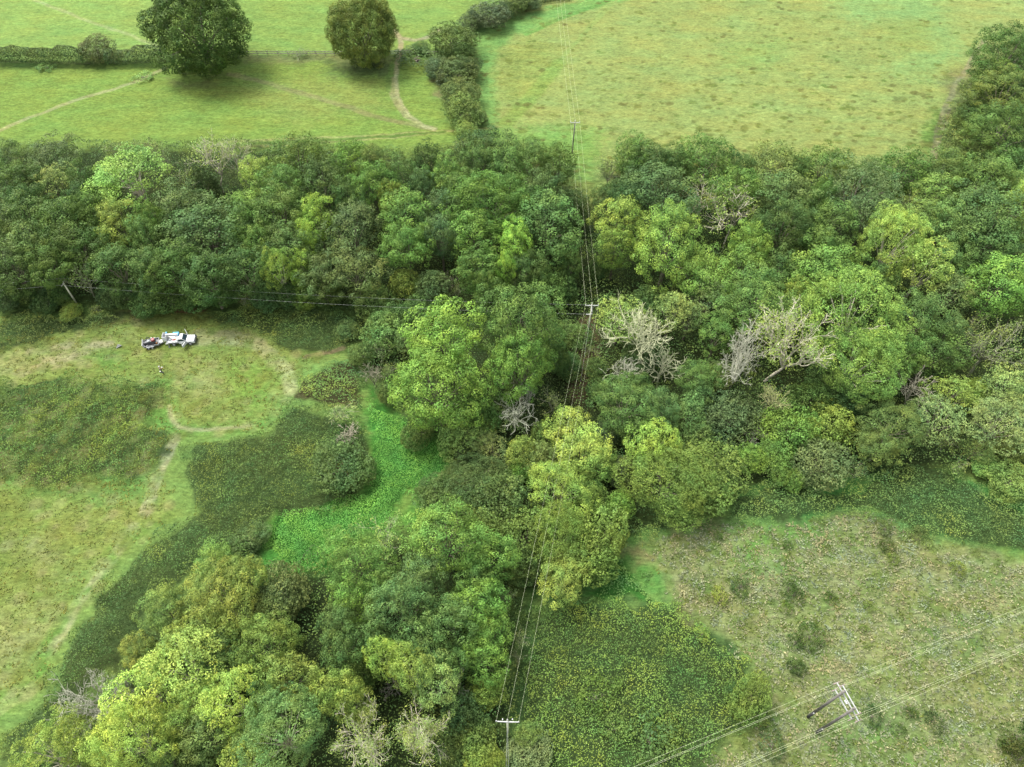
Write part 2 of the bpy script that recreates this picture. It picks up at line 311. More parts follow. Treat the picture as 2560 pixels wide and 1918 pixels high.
bush|32.1|72.4|2.59|7|50784a|rde|blue green leafy bush around the pale dead trees
bush|29.6|68.5|3.44|7|5c8450|rsc|mid green leafy bush in the lower edge of the right wood, first from left
bush|30.2|64.3|2.94|6|587c48|rsc|mid green leafy bush in the lower edge of the right wood, second from left
bush|36.6|68.2|4.33|7|4b6850|rsc|grey green leafy bush in the lower edge of the right wood, first from left
bush|45.6|65.5|4.57|7|5c8a35|rsc|olive green leafy bush in the lower edge of the right wood, fourth from left
bush|52.6|66.7|3.85|7|849830|rsc|yellow tinged bush in the scrub edge of the right wood
bush|50.1|71.0|3.47|8|4a7038|rsc|dark green leafy bush in the lower edge of the right wood
bush|55.5|73.6|4.58|8|436a3f|rsc|deep green leafy bush in the lower edge of the right wood
bush|55.6|70.4|3.02|7|406640|rsc|blue green leafy bush in the lower edge of the right wood
dead|67.8|72.3|3.72|10|b0ac94|rsc|bare grey beige tree leaning over the scrub at right
willow|73.3|71.0|3.72|10|98ac50|rsc|yellow olive soft-leaved tree in the lower edge of the right wood
willow|69.6|66.1|4.82|9|7a986c|rsc|grey green soft-leaved tree in the lower edge of the right wood
oakb|61.0|64.6|5.48|9|5d7a48|rsc|olive green broad domed tree in the lower edge of the right wood
oak|59.2|61.9|3.76|6|60783c|rsc|olive green round-crowned tree in the lower edge of the right wood
willow|81.9|71.4|3.85|12|a0b088|rsc|lime green soft-leaved tree in the lower edge of the right wood, first from left
willb|78.2|64.4|5.43|11|8ca57a|rsc|tall silvery pale willow at the right edge
willow|83.7|69.7|2.52|10|98aa80|rsc|lime green soft-leaved tree in the lower edge of the right wood, second from left
bush|79.1|73.4|2.15|6|7a9a35|rsc|light green leafy bush in the lower edge of the right wood, second from left
thin|71.6|63.5|1.94|5|6f7040|rsc|brownish olive sparse twiggy bush in the lower edge of the right wood, second from left
willow|75.6|62.0|2.33|5|7d8c5a|rsc|olive green soft-leaved tree in the lower edge of the right wood
bush|81.8|62.5|3.07|5|5c6c2f|rsc|dark olive leafy bush in the lower edge of the right wood
thin|72.8|60.3|2.04|3|8a9458|rsc|yellow olive sparse twiggy bush in the lower edge of the right wood
bush|77.1|59.9|2.18|3|6a9a50|rsc|fresh green leafy bush in the lower edge of the right wood, second from left
bush|79.6|56.6|3.27|4.5|71904a|rsc|olive green leafy bush in the lower edge of the right wood, rightmost
bush|38.5|60.5|2.46|5|6a9a38|rsc|light green leafy bush in the lower edge of the right wood, first from left
bush|42.8|61.6|2.76|5|5f8f40|rsc|fresh green leafy bush in the lower edge of the right wood, first from left
bush|43.1|58.7|1.87|4|648f40|rsc|olive green leafy bush in the lower edge of the right wood, third from left
bush|49.0|59.1|4.29|6.5|5f7455|rsc|grey green leafy bush in the lower edge of the right wood, second from left
bush|45.3|57.2|1.72|3.5|66903c|rsc|olive green leafy bush in the lower edge of the right wood, fifth from left
thin|55.1|58.6|1.78|4|8c9a78|rsc|light green sparse twiggy bush in the lower edge of the right wood
bush|31.6|58.4|5.12|7|5d7f3c|rsc|olive green leafy bush in the lower edge of the right wood, second from left
bush|29.1|54.5|4.60|7|5c803c|rsc|olive green leafy bush in the lower edge of the right wood, first from left
thin|35.1|62.3|1.09|4|8a7a66|rsc|brownish olive sparse twiggy bush in the lower edge of the right wood, first from left
bush|-40.0|47.1|2.72|3|50704a|glf|dark green leafy bush in the lower left copse
oak|-43.1|41.8|3.22|8|5f8a3c|glf|olive green round-crowned tree in the lower left copse, second from left
oakb|-39.9|36.3|5.42|12|8a8c3c|glf|golden olive tree, largest of the lower left copse
oak|-47.5|34.6|3.06|10|6c8c4a|glf|olive green round-crowned tree in the lower left copse, first from left
oak|-37.5|39.2|3.27|10|7c8a38|glf|dark olive round-crowned tree in the lower left copse, second from left
oak|-40.8|32.2|4.11|10|7a8a3c|glf|dark olive round-crowned tree in the lower left copse, first from left
bush|-32.4|38.1|3.57|7|68705a|glf|dull grey leafy bush in the lower left copse
bush|-33.7|34.5|3.12|7|707a50|glf|dark olive leafy bush in the lower left copse
dead|-37.1|34.1|1.33|7|a8a898|glf|tiny bare grey dead tree between golden olive tree and brown thicket
oak|-39.1|28.7|3.92|9|41683c|glf|deep green round-crowned tree in the lower left copse
oak|-43.9|30.4|2.26|11|9aa044|glf|yellow olive round-crowned tree in the lower left copse
oak|-50.4|29.7|2.28|8|8a8a3c|glf|brownish olive round-crowned tree in the lower left copse
bush|-48.3|28.8|1.81|7|5f7a40|glf|olive green leafy bush in the lower left copse
thin|-49.3|27.2|1.88|6|727054|glf|brownish olive sparse twiggy bush in the lower left copse
oakb|-32.3|29.4|4.33|12|6f9043|glf|olive green broad domed tree in the lower left copse
bush|-35.7|27.3|2.61|9|55703f|glf|dark olive green leafy bush in the lower left copse
ash|-41.7|26.3|4.56|14|b2be60|gyl|pale yellow feathery tree in the yellow group at bottom left, third from left
ash|-45.5|22.4|4.43|15|bac854|gyl|pale yellow feathery tree in the yellow group at bottom left, first from left
ashb|-45.1|17.7|4.52|16|c2cc52|gyl|brightest yellow feathery tree at the bottom left
ash|-38.9|22.1|2.57|13|a4bc5c|gyl|pale yellow feathery tree in the yellow group at bottom left, fourth from left
ash|-34.0|21.8|3.16|17|c2d25a|gyl|smaller bright yellow tree at the right of the yellow group
deadb|-52.5|21.9|4.55|12|b8b8a4|gyl|bare white grey dead tree on the left side of the yellow group
dead|-49.8|24.2|2.09|10|b0ae98|gyl|pale grey bare dead tree in the yellow group at bottom left, rightmost
dead|-55.2|20.1|2.23|9|b4b29c|gyl|pale grey bare dead tree in the yellow group at bottom left, second from left
dead|-60.0|18.8|1.03|6|9aa09c|gyl|pale grey bare dead tree in the yellow group at bottom left, first from left
ashb|-55.4|16.3|4.58|12|98aa4a|gyl|yellow olive large feathery tree in the yellow group at bottom left
ash|-52.2|17.9|2.61|13|869a4c|gyl|yellow olive feathery tree in the yellow group at bottom left
ash|-40.8|19.8|2.20|13|a0b458|gyl|pale yellow feathery tree in the yellow group at bottom left, second from left
ash|-30.4|22.2|2.00|14|6f9c67|gyl|fresh green feathery tree in the yellow group at bottom left
ashb|-27.8|18.2|4.93|16|719e6a|gyl|pale blue green feathery tree at the bottom beside the yellow group
oak|-36.8|18.4|3.38|13|5f7a4c|gyl|olive green round-crowned tree in the yellow group at bottom left, second from left
oak|-42.1|16.0|2.17|11|6a8a50|gyl|olive green round-crowned tree in the yellow group at bottom left, first from left
ash|-32.0|15.8|3.01|12|a0b048|gyl|pale yellow feathery tree in the yellow group at bottom left, rightmost
bush|-39.3|16.4|1.99|9|4f6a40|gyl|dark green leafy bush in the yellow group at bottom left
oak|-28.0|25.0|3.62|14|7e9446|hcp|light green round-crowned tree in the lower central copse, first from left
oakb|-21.2|40.0|5.01|15|62984a|hcp|pale green dome on the upper left of the lower central copse
thin|-19.4|47.2|3.64|7|84a058|hcp|thin pale scrub tree at the top of the lower central copse
oakb|-9.1|43.2|6.00|16|5c9e45|hcp|broad bright green oak at the top of the lower central copse
oak|-3.2|42.1|3.28|13|5a9242|hcp|fresh green round-crowned tree in the lower central copse, rightmost
bush|-4.7|46.9|2.78|10|768c48|hcp|olive green leafy bush in the lower central copse, second from left
oakb|-14.3|33.1|4.78|16|5c8a5c|hcp|blue green oak in the middle of the lower central copse
oak|-12.9|36.9|3.62|16|5a7c52|hcp|mid green round-crowned tree in the lower central copse, second from left
oak|-7.8|31.3|3.38|16|5f8c55|hcp|fresh green round-crowned tree in the lower central copse, third from left
oak|-21.3|34.8|3.01|14|62993f|hcp|fresh green round-crowned tree in the lower central copse, first from left
oak|-17.3|37.2|2.44|14|5c8a4a|hcp|fresh green round-crowned tree in the lower central copse, second from left
oak|-4.3|34.6|3.86|13|5f9638|hcp|light green round-crowned tree in the lower central copse, rightmost
oak|-2.8|31.0|3.21|12|5c9038|hcp|olive green round-crowned tree in the lower central copse
oak|-4.9|37.8|2.72|12|54884a|hcp|mid green round-crowned tree in the lower central copse, rightmost
oak|-3.6|27.6|3.02|12|5a903c|hcp|fresh green round-crowned tree in the lower central copse, fourth from left
oak|-21.1|28.8|3.13|14|4c7848|hcp|cool green round-crowned tree in the lower central copse, first from left
oak|-22.5|31.9|2.72|14|55784a|hcp|mid green round-crowned tree in the lower central copse, first from left
oak|-17.8|29.4|2.57|13|4a7446|hcp|blue green round-crowned tree in the lower central copse, first from left
oak|-11.0|28.4|3.59|14|52804f|hcp|blue green round-crowned tree in the lower central copse, second from left
oak|-7.0|27.6|2.56|12|50824a|hcp|cool green round-crowned tree in the lower central copse, second from left
ash|-16.1|26.9|2.61|16|98c050|hcp|bright lime feathery tree in the lower central copse
ash|-12.6|25.8|2.70|16|9cba5c|hcp|lime green feathery tree in the lower central copse
ash|-9.3|24.4|3.27|14|7fa266|hcp|light green feathery tree in the lower central copse
dead|-7.6|25.2|2.21|9|a8a496|hcp|bare grey dead tree low on the right of the lower central copse
dead|-15.2|25.0|1.43|10|8f8a80|hcp|dull grey bare dead tree in the lower central copse
oak|-21.8|23.1|2.78|15|869a40|hcp|yellow olive round-crowned tree in the lower central copse
oak|-19.7|22.4|2.45|14|7c9440|hcp|light green round-crowned tree in the lower central copse, second from left
bush|-19.6|26.9|2.10|12|5c7c44|hcp|olive green leafy bush in the lower central copse, first from left
sparseb|-11.5|18.8|3.93|13|a2aa6a|hbt|pale twiggy half bare tree at the bottom beside the wire corridor
sparseb|-17.7|17.7|3.90|13|a2aa6c|hbt|pale twiggy half bare tree at the bottom, left one of two
bush|-6.4|22.1|2.78|7|416a48|hbt|blue green leafy bush at the bottom edge below the copse
bush|-3.6|24.4|2.24|6|7c9c40|hbt|light green leafy bush at the bottom edge below the copse
bush|-4.7|20.7|1.85|5|55784a|hbt|mid green leafy bush at the bottom edge below the copse
bush|-4.9|18.4|2.72|6|6a8540|hbt|olive green leafy bush at the bottom edge below the copse, first from left
bush|-4.0|16.6|2.24|6|8a9a30|hbt|yellow olive leafy bush at the bottom edge below the copse, first from left
bush|-1.9|16.5|1.24|5|9aa830|hbt|yellow olive leafy bush at the bottom edge below the copse, second from left
bush|-7.4|17.3|2.26|6|55703f|hbt|dark olive green leafy bush at the bottom edge below the copse
bush|1.9|17.4|2.85|3.5|6a7f62|hbt|grey green leafy bush at the bottom edge below the copse
bush|1.7|19.7|1.73|4|6f8f4c|hbt|olive green leafy bush at the bottom edge below the copse, second from left
bush|1.7|46.2|4.38|8|5a7d3c|csc|olive green leafy bush in the scrub under the three wires, first from left
bushb|7.2|46.6|4.86|9|75973f|csc|light green wide leafy bush in the scrub under the three wires
bush|12.8|45.9|4.37|8|6f8c38|csc|olive green leafy bush in the scrub under the three wires, rightmost
bush|11.2|42.5|3.39|7|6a8838|csc|olive green leafy bush in the scrub under the three wires, fifth from left
bush|7.1|42.5|3.13|7|6f8f48|csc|olive green leafy bush in the scrub under the three wires, fourth from left
oak|7.4|39.2|3.43|8|8c9c3e|csc|yellow olive round-crowned tree in the scrub under the three wires
bush|1.7|42.2|3.01|6|4f7040|csc|dark green leafy bush in the scrub under the three wires
thin|-0.6|41.6|1.08|4|8a7c50|csc|brownish olive sparse twiggy bush in the scrub under the three wires, first from left
thin|-0.8|37.2|1.47|5|7a8660|csc|olive green sparse twiggy bush in the scrub under the three wires
thin|1.4|32.0|1.54|3.5|8c8a68|csc|brownish olive sparse twiggy bush in the scrub under the three wires, rightmost
thin|0.9|29.5|1.12|3|746850|csc|brownish olive sparse twiggy bush in the scrub under the three wires, second from left
low|11.4|24.9|2.64|2.5|4f7a30|brm|olive green low shrub rising out of the lower right brambles, first from left
low|18.1|19.7|3.04|2.5|46683c|brm|dark green low shrub rising out of the lower right brambles
low|20.5|21.0|2.21|2.5|587434|brm|olive green low shrub rising out of the lower right brambles, rightmost
low|13.4|20.7|1.84|2|5a7838|brm|olive green low shrub rising out of the lower right brambles, second from left
bush|32.0|24.4|2.85|4.5|627e32|brm|olive green leafy bush rising out of the lower right brambles
bush|29.7|25.2|1.32|2.5|3f6638|brm|dark green leafy bush rising out of the lower right brambles
low|26.9|33.1|1.06|1.5|7f9a3a|brm|light green low shrub rising out of the lower right brambles
low|30.5|38.7|1.16|1.6|a0b432|mdw|small yellow bush at the left side of the rough meadow
low|33.7|39.9|1.51|1.5|4a6f38|mdw|dark green low shrub in the lower right meadow, first from left
low|40.7|39.7|1.10|1.5|41702f|mdw|dark green low shrub in the lower right meadow, second from left
low|41.4|38.7|1.23|1.5|3f6c2f|mdw|dark green low shrub in the lower right meadow, third from left
low|31.7|48.2|0.65|1.2|5a8a40|mdw|fresh green low shrub in the lower right meadow
low|42.3|46.7|0.78|1.2|4a7a38|mdw|mid green low shrub in the lower right meadow, first from left
low|57.7|49.3|1.08|1.6|6a7a60|mdw|dull grey low shrub in the lower right meadow
low|57.2|46.5|1.07|1.6|55703f|mdw|dark olive green low shrub in the lower right meadow, first from left
low|62.8|48.3|1.15|1.6|6c7c5c|mdw|olive green low shrub in the lower right meadow, second from left
low|57.7|44.3|0.91|1.4|8aa035|mdw|yellow olive low shrub in the lower right meadow, second from left
low|66.7|42.7|1.12|1.6|8c9c32|mdw|yellow olive low shrub in the lower right meadow, rightmost
low|46.6|38.4|0.89|1.4|4a7a35|mdw|mid green low shrub in the lower right meadow, third from left
low|51.9|37.1|0.74|1.2|86a030|mdw|yellow olive low shrub in the lower right meadow, first from left
low|39.7|36.7|1.01|1|6a9030|mdw|olive green low shrub in the lower right meadow, first from left
low|42.0|32.8|1.98|2|4a7038|mdw|dark green low shrub in the lower right meadow, fifth from left
low|39.9|32.1|1.05|1.2|527a3c|mdw|mid green low shrub in the lower right meadow, second from left
low|39.3|28.6|1.09|1.8|3f6030|mdw|dark green low shrub in the lower right meadow, fourth from left
low|50.1|33.9|0.60|1|7a9c38|mdw|light green low shrub in the lower right meadow
low|47.9|22.2|1.18|1.8|3f6a40|mdw|deep green low shrub in the lower right meadow
low|55.9|21.6|1.17|1.8|3f6440|mdw|blue green low shrub in the lower right meadow, second from left
low|53.2|22.5|0.81|1.2|4a7038|mdw|dark green low shrub in the lower right meadow, rightmost
low|50.8|20.7|0.92|1.2|527c38|mdw|mid green low shrub in the lower right meadow, rightmost
low|33.7|18.8|1.82|2|4a6c48|mdw|blue green low shrub in the lower right meadow, first from left
low|65.5|19.7|1.95|2.5|46682f|mdw|dark olive green low shrub in the lower right meadow, second from left
low|65.3|17.3|1.80|2.5|5c6434|mdw|dark olive low shrub in the lower right meadow
"""
GROUND = [
('poly','9cba5a',1,0,[(-157.2,258.2),(-10.4,258.2),(-9.1,208),(-19.5,188.2),(-46.3,188.9),(-137.5,188.2)]),
('poly','a2c060',3,0,[(-186.9,258.2),(-116,258.2),(-95.9,188.9),(-154.2,188.2)]),
('poly','98b450',2,0,[(-151.3,182),(-46,186.6),(-22.4,182),(-15.3,155.8),(-2.8,153.9),(13.4,127.1),(-38.4,132.4),(-130.7,137.9)]),
('poly','a3b458',5,0,[(-75.1,171.8),(-48,176.1),(-34.4,176.1),(-31,162.3),(-52.4,155.8)]),
('poly','aebb68',2,0,[(-9.9,202.8),(18.4,226.5),(40.2,258.2),(206.5,258.2),(168,183.5),(96.5,140.7),(94.6,127.1),(13.2,122),(-2.8,153.9),(-7.8,155.8)]),
('poly','90bd62',1.5,0,[(-10.5,197),(-9.8,199.5),(-2,205.4),(8.7,211.6),(32,222.7),(34.2,217),(20.3,210.7),(13,206.3),(1.9,197.8),(-4,189.7),(-4.9,177.6),(-3.5,166.3),(-2.9,155.8),(-7.7,155.1),(-9.1,176.1)]),
('poly','a6b45c',4,0,[(-4,188.9),(6.1,194.5),(12.3,188.9),(7.7,171.8),(1.7,162.3),(-3,166.3)]),
('poly','a5c068',5,0,[(58.2,191.3),(76.1,196.2),(68.9,182),(56,179.1)]),
('poly','a3c270',6,0,[(91.1,221.7),(127.9,221.7),(121.4,191.3),(109.4,174.7),(98.9,179.8),(112,201.1),(96,206.3)]),
('poly','a8b862',4,0,[(101.1,201.1),(118.1,206.3),(112.5,189.7),(103.8,188.9)]),
('poly','afbe6c',5,0,[(130.2,221.7),(151.4,221.7),(143.6,202.8),(127.7,191.3),(124.4,199.5)]),
('poly','94ba5a',4,0,[(-3.9,152.6),(13,155.8),(22.1,152.6),(18.9,132.4),(13.7,132.4),(-0.2,143.6)]),
('poly','aab458',2,0,[(13.8,134),(20.3,133.4),(18.9,127.1),(14.8,127.6)]),
('poly','9a9c62',3,0,[(112.4,177.6),(119.8,181.3),(117.1,171.8),(111.2,167.7),(110.4,171.8)]),
('poly','8cb050',2,0,[(96.7,141.3),(97.4,149.6),(104.2,160.9),(107,162.3),(102.1,149.6)]),
('line','b0ad7c',0.5,.8,[(129.4,194.5),(122.5,185.1),(114,173.3),(110,167),(104.8,158.3),(99.9,147.7),(96.7,141.3)]),
('line','c2b98a',0.3,.5,[(108.5,162.3),(104.7,155.8),(100.4,147.7),(97.7,141.8)]),
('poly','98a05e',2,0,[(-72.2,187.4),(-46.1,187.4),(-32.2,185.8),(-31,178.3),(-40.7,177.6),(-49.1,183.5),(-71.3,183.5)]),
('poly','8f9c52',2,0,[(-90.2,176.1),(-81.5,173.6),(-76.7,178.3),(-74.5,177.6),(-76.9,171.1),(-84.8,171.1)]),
('poly','a3a068',1,0,[(-22.4,182),(-20.6,180.5),(-16.8,170.4),(-15.6,162.3),(-17.4,166.3),(-20.7,175.4)]),
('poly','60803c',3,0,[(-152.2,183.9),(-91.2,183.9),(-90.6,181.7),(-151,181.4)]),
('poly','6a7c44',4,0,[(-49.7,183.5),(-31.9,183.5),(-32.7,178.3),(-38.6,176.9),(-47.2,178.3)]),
('line','b8c67c',0.5,.7,[(-140.8,218),(-129,210.7),(-116.7,203.3),(-107.2,198.2),(-98.9,193.3),(-93.8,190.1)]),
('line','bcc07e',0.5,.8,[(-128.8,149.6),(-123,153.4),(-117.6,158.7),(-113.3,162.6),(-108.9,166.3),(-102.3,170.1),(-95.9,175),(-91.1,180.5)]),
('line','a9ab68',0.6,1.2,[(-73.3,177.9),(-63.6,174),(-50.6,167.7),(-41.7,163.6),(-34.5,159.3),(-26.6,156.4),(-19,154.2)]),
('line','cdc88e',0.4,.7,[(-30.5,194),(-29.8,188.3),(-30.4,182.8),(-30.2,176.2),(-29.4,169.9),(-27.8,164.2),(-25.3,159.5),(-21.4,155.3),(-18.8,153.9)]),
('line','bcba7a',0.5,.7,[(-31.2,176.2),(-30.6,169.9),(-28.9,164.2),(-26,159.1),(-22.3,155.7)]),
('line','8ca850',0.6,.9,[(-30.9,187.4),(-31.6,181.9),(-32,176.2),(-31.3,169.9)]),
('line','c0b98a',0.6,1.1,[(-34.1,202.8),(-32.6,199.5),(-30.8,195.8),(-26.6,194.4),(-22.5,196.6),(-20.1,199.9)]),
('line','c0b98a',0.5,1,[(-30.6,195.3),(-30.1,188.9),(-30.5,183.5)]),
('line','b5b86e',0.4,.5,[(-68.7,148.7),(-64.4,149.1),(-49.3,150.2),(-34.1,151.1),(-16.3,153.1),(-7.7,153.9),(-2.5,154.8)]),
('line','b5b86e',0.4,.5,[(-68.2,146.6),(-57.5,147.3),(-44.7,148.8),(-33.9,149.8),(-23.1,151.5),(-16.3,152.6)]),
('line','7c9a45',0.4,.6,[(-66.2,147.7),(-57.7,148.4),(-44.8,149.5),(-34,150.5),(-16.3,152.8)]),
('line','a9bf68',0.3,.5,[(31.1,218),(19.5,197),(12.1,182.8),(6.9,171.8),(2.9,162.9)]),
('line','a9bf68',0.3,.5,[(28.7,216.1),(18.6,196.2),(11.5,182.8)]),
('line','9cb658',1.5,2.5,[(12.1,182.8),(6.9,171.8),(2.1,162.3),(-1.7,155.8)]),
('line','86b458',.8,.8,[(27.8,216.1),(17.5,208.9),(10.7,203.7),(4,197.8)]),
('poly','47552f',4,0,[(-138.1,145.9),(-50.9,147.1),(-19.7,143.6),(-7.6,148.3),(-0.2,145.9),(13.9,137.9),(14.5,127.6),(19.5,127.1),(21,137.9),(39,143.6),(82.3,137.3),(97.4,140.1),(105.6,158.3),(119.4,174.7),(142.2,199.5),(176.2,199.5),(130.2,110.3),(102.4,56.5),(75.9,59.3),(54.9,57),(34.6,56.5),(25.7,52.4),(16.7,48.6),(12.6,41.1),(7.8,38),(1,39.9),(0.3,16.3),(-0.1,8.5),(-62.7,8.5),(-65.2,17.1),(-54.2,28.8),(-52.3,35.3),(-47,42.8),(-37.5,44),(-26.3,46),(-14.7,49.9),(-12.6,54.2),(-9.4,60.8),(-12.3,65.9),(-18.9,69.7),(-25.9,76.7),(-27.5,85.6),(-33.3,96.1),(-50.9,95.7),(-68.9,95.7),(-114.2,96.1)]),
('poly','5a5238',2,0,[(11.5,89.4),(16.8,89.4),(16.6,78.4),(13.3,71.7),(9.3,71.7),(10.6,81.9)]),
('line','76664a',1.5,2,[(14.6,92.5),(14.5,85.6),(13,79.8),(11.4,75.7)]),
('poly','9bad55',1.5,0,[(-109.9,87.1),(-96,88.6),(-85,90.5),(-77.1,93.3),(-68.8,95.3),(-59.5,94.1),(-49.8,90.9),(-43.2,87.1),(-38.4,84.1),(-31.1,86),(-30.9,84.5),(-38,81.9),(-38.2,75),(-40.3,71.7),(-43.9,68.1),(-52.5,66.2),(-56.4,65.3),(-57.5,60.8),(-53.4,52.4),(-54,51),(-59.7,43.8),(-62.9,36.2),(-63.7,30.9),(-63.4,26.7),(-68.7,22.9),(-77.2,19)]),
('poly','8c8058',1.5,0,[(-77.8,93.7),(-71.5,94.5),(-69.4,93.3),(-73.6,91.7),(-77.9,91.3)]),
('line','93704f',.6,.8,[(-65.8,95.3),(-59.8,95.2)]),
('line','7f9a4a',.8,1.5,[(-38.3,83.7),(-34.2,84.8),(-31.1,85.9)]),
('line','a3926a',.4,.6,[(-38,83.6),(-34.2,84.8),(-31.1,85.9)]),
('poly','adb26c',2.5,0,[(-108.4,84.1),(-89,85.6),(-78,87.1),(-70.7,87.1),(-79.7,83.7),(-92,79.1),(-104.7,76.3)]),
('poly','c2ba86',1.2,0,[(-85.3,83.4),(-80,84.7),(-76.4,84.1),(-81.9,81.9),(-89.8,80.5)]),
('line','c6bd8c',.6,1,[(-88.8,85.2),(-82.1,86.5),(-75,86.7)]),
('line','bfc182',1,1.6,[(-59.4,87.8),(-52.1,88),(-47.9,87.1),(-43.7,83.7),(-40.5,80.2),(-39,76.3)]),
('line','b8b67c',.9,1,[(-59.5,89.4),(-52.4,89.4),(-46.7,87.1)]),
('poly','b2b56e',4,0,[(-60.7,81.9),(-53.1,79.8),(-51.5,75.7),(-56.2,75.7),(-60.4,77.7)]),
('poly','7fae4e',2,0,[(-64.9,77),(-61.4,78.4),(-58.5,73),(-56.6,68.8),(-51.6,68.1),(-42.6,69.4),(-39.1,74),(-38.2,72),(-43.8,67.8),(-53.8,66.2),(-57.5,66.2),(-62.7,69.7)]),
('poly','8db44e',3,0,[(-52.2,81.9),(-43.5,81.2),(-41.5,75),(-45.7,71.7),(-49.2,75)]),
('poly','7fa54a',2,0,[(-75.6,84.1),(-71.5,84.8),(-69.8,81.2),(-74.5,80.9)]),
('line','c0c088',.5,.2,[(-59.9,73),(-58.4,70),(-56.7,68.3),(-52.8,67.7),(-48.9,68.1),(-45.1,68.8)]),
('line','c9c492',.7,1.2,[(-56.9,66.1),(-57.4,64.1),(-57.8,61.1),(-58.1,58.5),(-57.9,54.8),(-58.1,52.4)]),
('line','c6c48c',.7,1,[(-58.9,49.6),(-60.4,45),(-61.7,42.1),(-62.7,39.4),(-63.5,37.3),(-63.9,34),(-64.8,30.9)]),
('poly','80aa52',3,0,[(-96.3,58.8),(-83.6,58.8),(-71.8,56.5),(-66.3,59.3),(-58.9,61.1),(-58,54.8),(-69.5,54.8),(-82.2,55.4),(-94.4,54.8)]),
('poly','97a248',3,0,[(-94.4,54.8),(-79,53.7),(-73,51),(-66.8,47.3),(-69.7,42.3),(-75.1,41.8),(-84.8,44.8)]),
('poly','aaad66',3,0,[(-73.8,35.3),(-68.7,36.7),(-65.6,34.4),(-66.5,30.9),(-69.1,29.2),(-77.6,28.8)]),
('poly','acae68',3,0,[(-76.4,47.3),(-72.1,48.6),(-69.5,44.8),(-72.7,44)]),
('poly','78a544',1.5,0,[(-54,51.8),(-57.5,48.1),(-60.3,44),(-62.5,39),(-63.6,34.8),(-64.3,31.3),(-63.7,26.9),(-68.7,23.1),(-73.3,23.9),(-66.1,27.1),(-65.9,30.9),(-64.2,36.7),(-61.4,44),(-58.8,49.1)]),
('line','a9ba68',.4,.6,[(-71,23.5),(-69.1,24),(-67.2,25.5),(-65.5,26.7)]),
('line','a9ba68',.4,.6,[(-70.4,22.2),(-68.7,23.1),(-66.2,24.7),(-64.5,26.3)]),
('poly','5fa43c',2,0,[(-25.8,76),(-21.1,73),(-18.9,69.7),(-12.3,65.9),(-9.4,61.4),(-11.8,57.9),(-15.8,54.8),(-12.4,52.4),(-15.2,50.2),(-26.4,46.8),(-27.9,42.8),(-37.2,41.8),(-38.1,46),(-38.2,52.6),(-26.6,52.4),(-24.2,56.5),(-23.8,63.8)]),
('poly','86aa4c',2,0,[(-19,57),(-13.6,54.8),(-15.4,52.4),(-17.4,52.6),(-17.2,50.2),(-22.1,51),(-23.5,52.4)]),
('poly','6fa84c',2,0,[(3.1,39),(8.5,37.6),(12.8,41.1),(16.5,45.8),(17.9,48.3),(27,51),(46,51.5),(48.3,51),(33,47.3),(27.1,39.9),(24.4,36.7),(20.2,39.9),(16,39.9)]),
('poly','a0aa6a',2.5,0,[(17.9,45.3),(21.5,46.3),(22.7,42.3),(24.7,35.3),(29.2,33.1),(32.6,29.8),(32.9,27.1),(35.8,24.3),(34.1,22.4),(28.8,19.3),(25.5,15.3),(24.1,6.9),(76.8,6.9),(97,46),(77.4,44),(71.1,46.5),(63,47.6),(59.8,50.2),(56,52.3),(47.1,51),(41.5,48.9),(30,51),(25.2,49.1)]),
('poly','83b254',3,0,[(35.7,48.6),(45.9,51),(46.7,49.4),(39.9,45.8),(35.1,42.8),(32.6,44.8)]),
('poly','a8a468',2,0,[(19.8,46),(21.5,46.3),(21.8,44.3),(20.1,43.8)]),
('poly','8fae58',4,0,[(40.5,19.9),(49,20.8),(56.6,19),(53.6,16.3),(39.6,16.3)]),
('poly','a6ae72',5,0,[(61.8,47.3),(76.7,42.3),(72,30.9),(60.1,35.3)]),
('poly','5fa04c',2,0,[(34.7,52.4),(35.9,56.5),(57.9,58.8),(75.7,58.8),(81.9,54.8),(101.5,54.8),(96.4,44.8),(78,45.3),(71.2,46.9),(63.4,48),(60.3,50.3),(56,52.3),(46.1,51.8)]),
('poly','5a7a40',2,0,[(1.7,37.1),(9,37.8),(24.5,37.6),(27.9,34.4),(32.1,29.6),(32.5,27.1),(35,24.7),(35,22.9),(30.1,20.8),(24.6,16.3),(23.7,10.2),(-0.1,10.2),(0.3,30.9)])
]
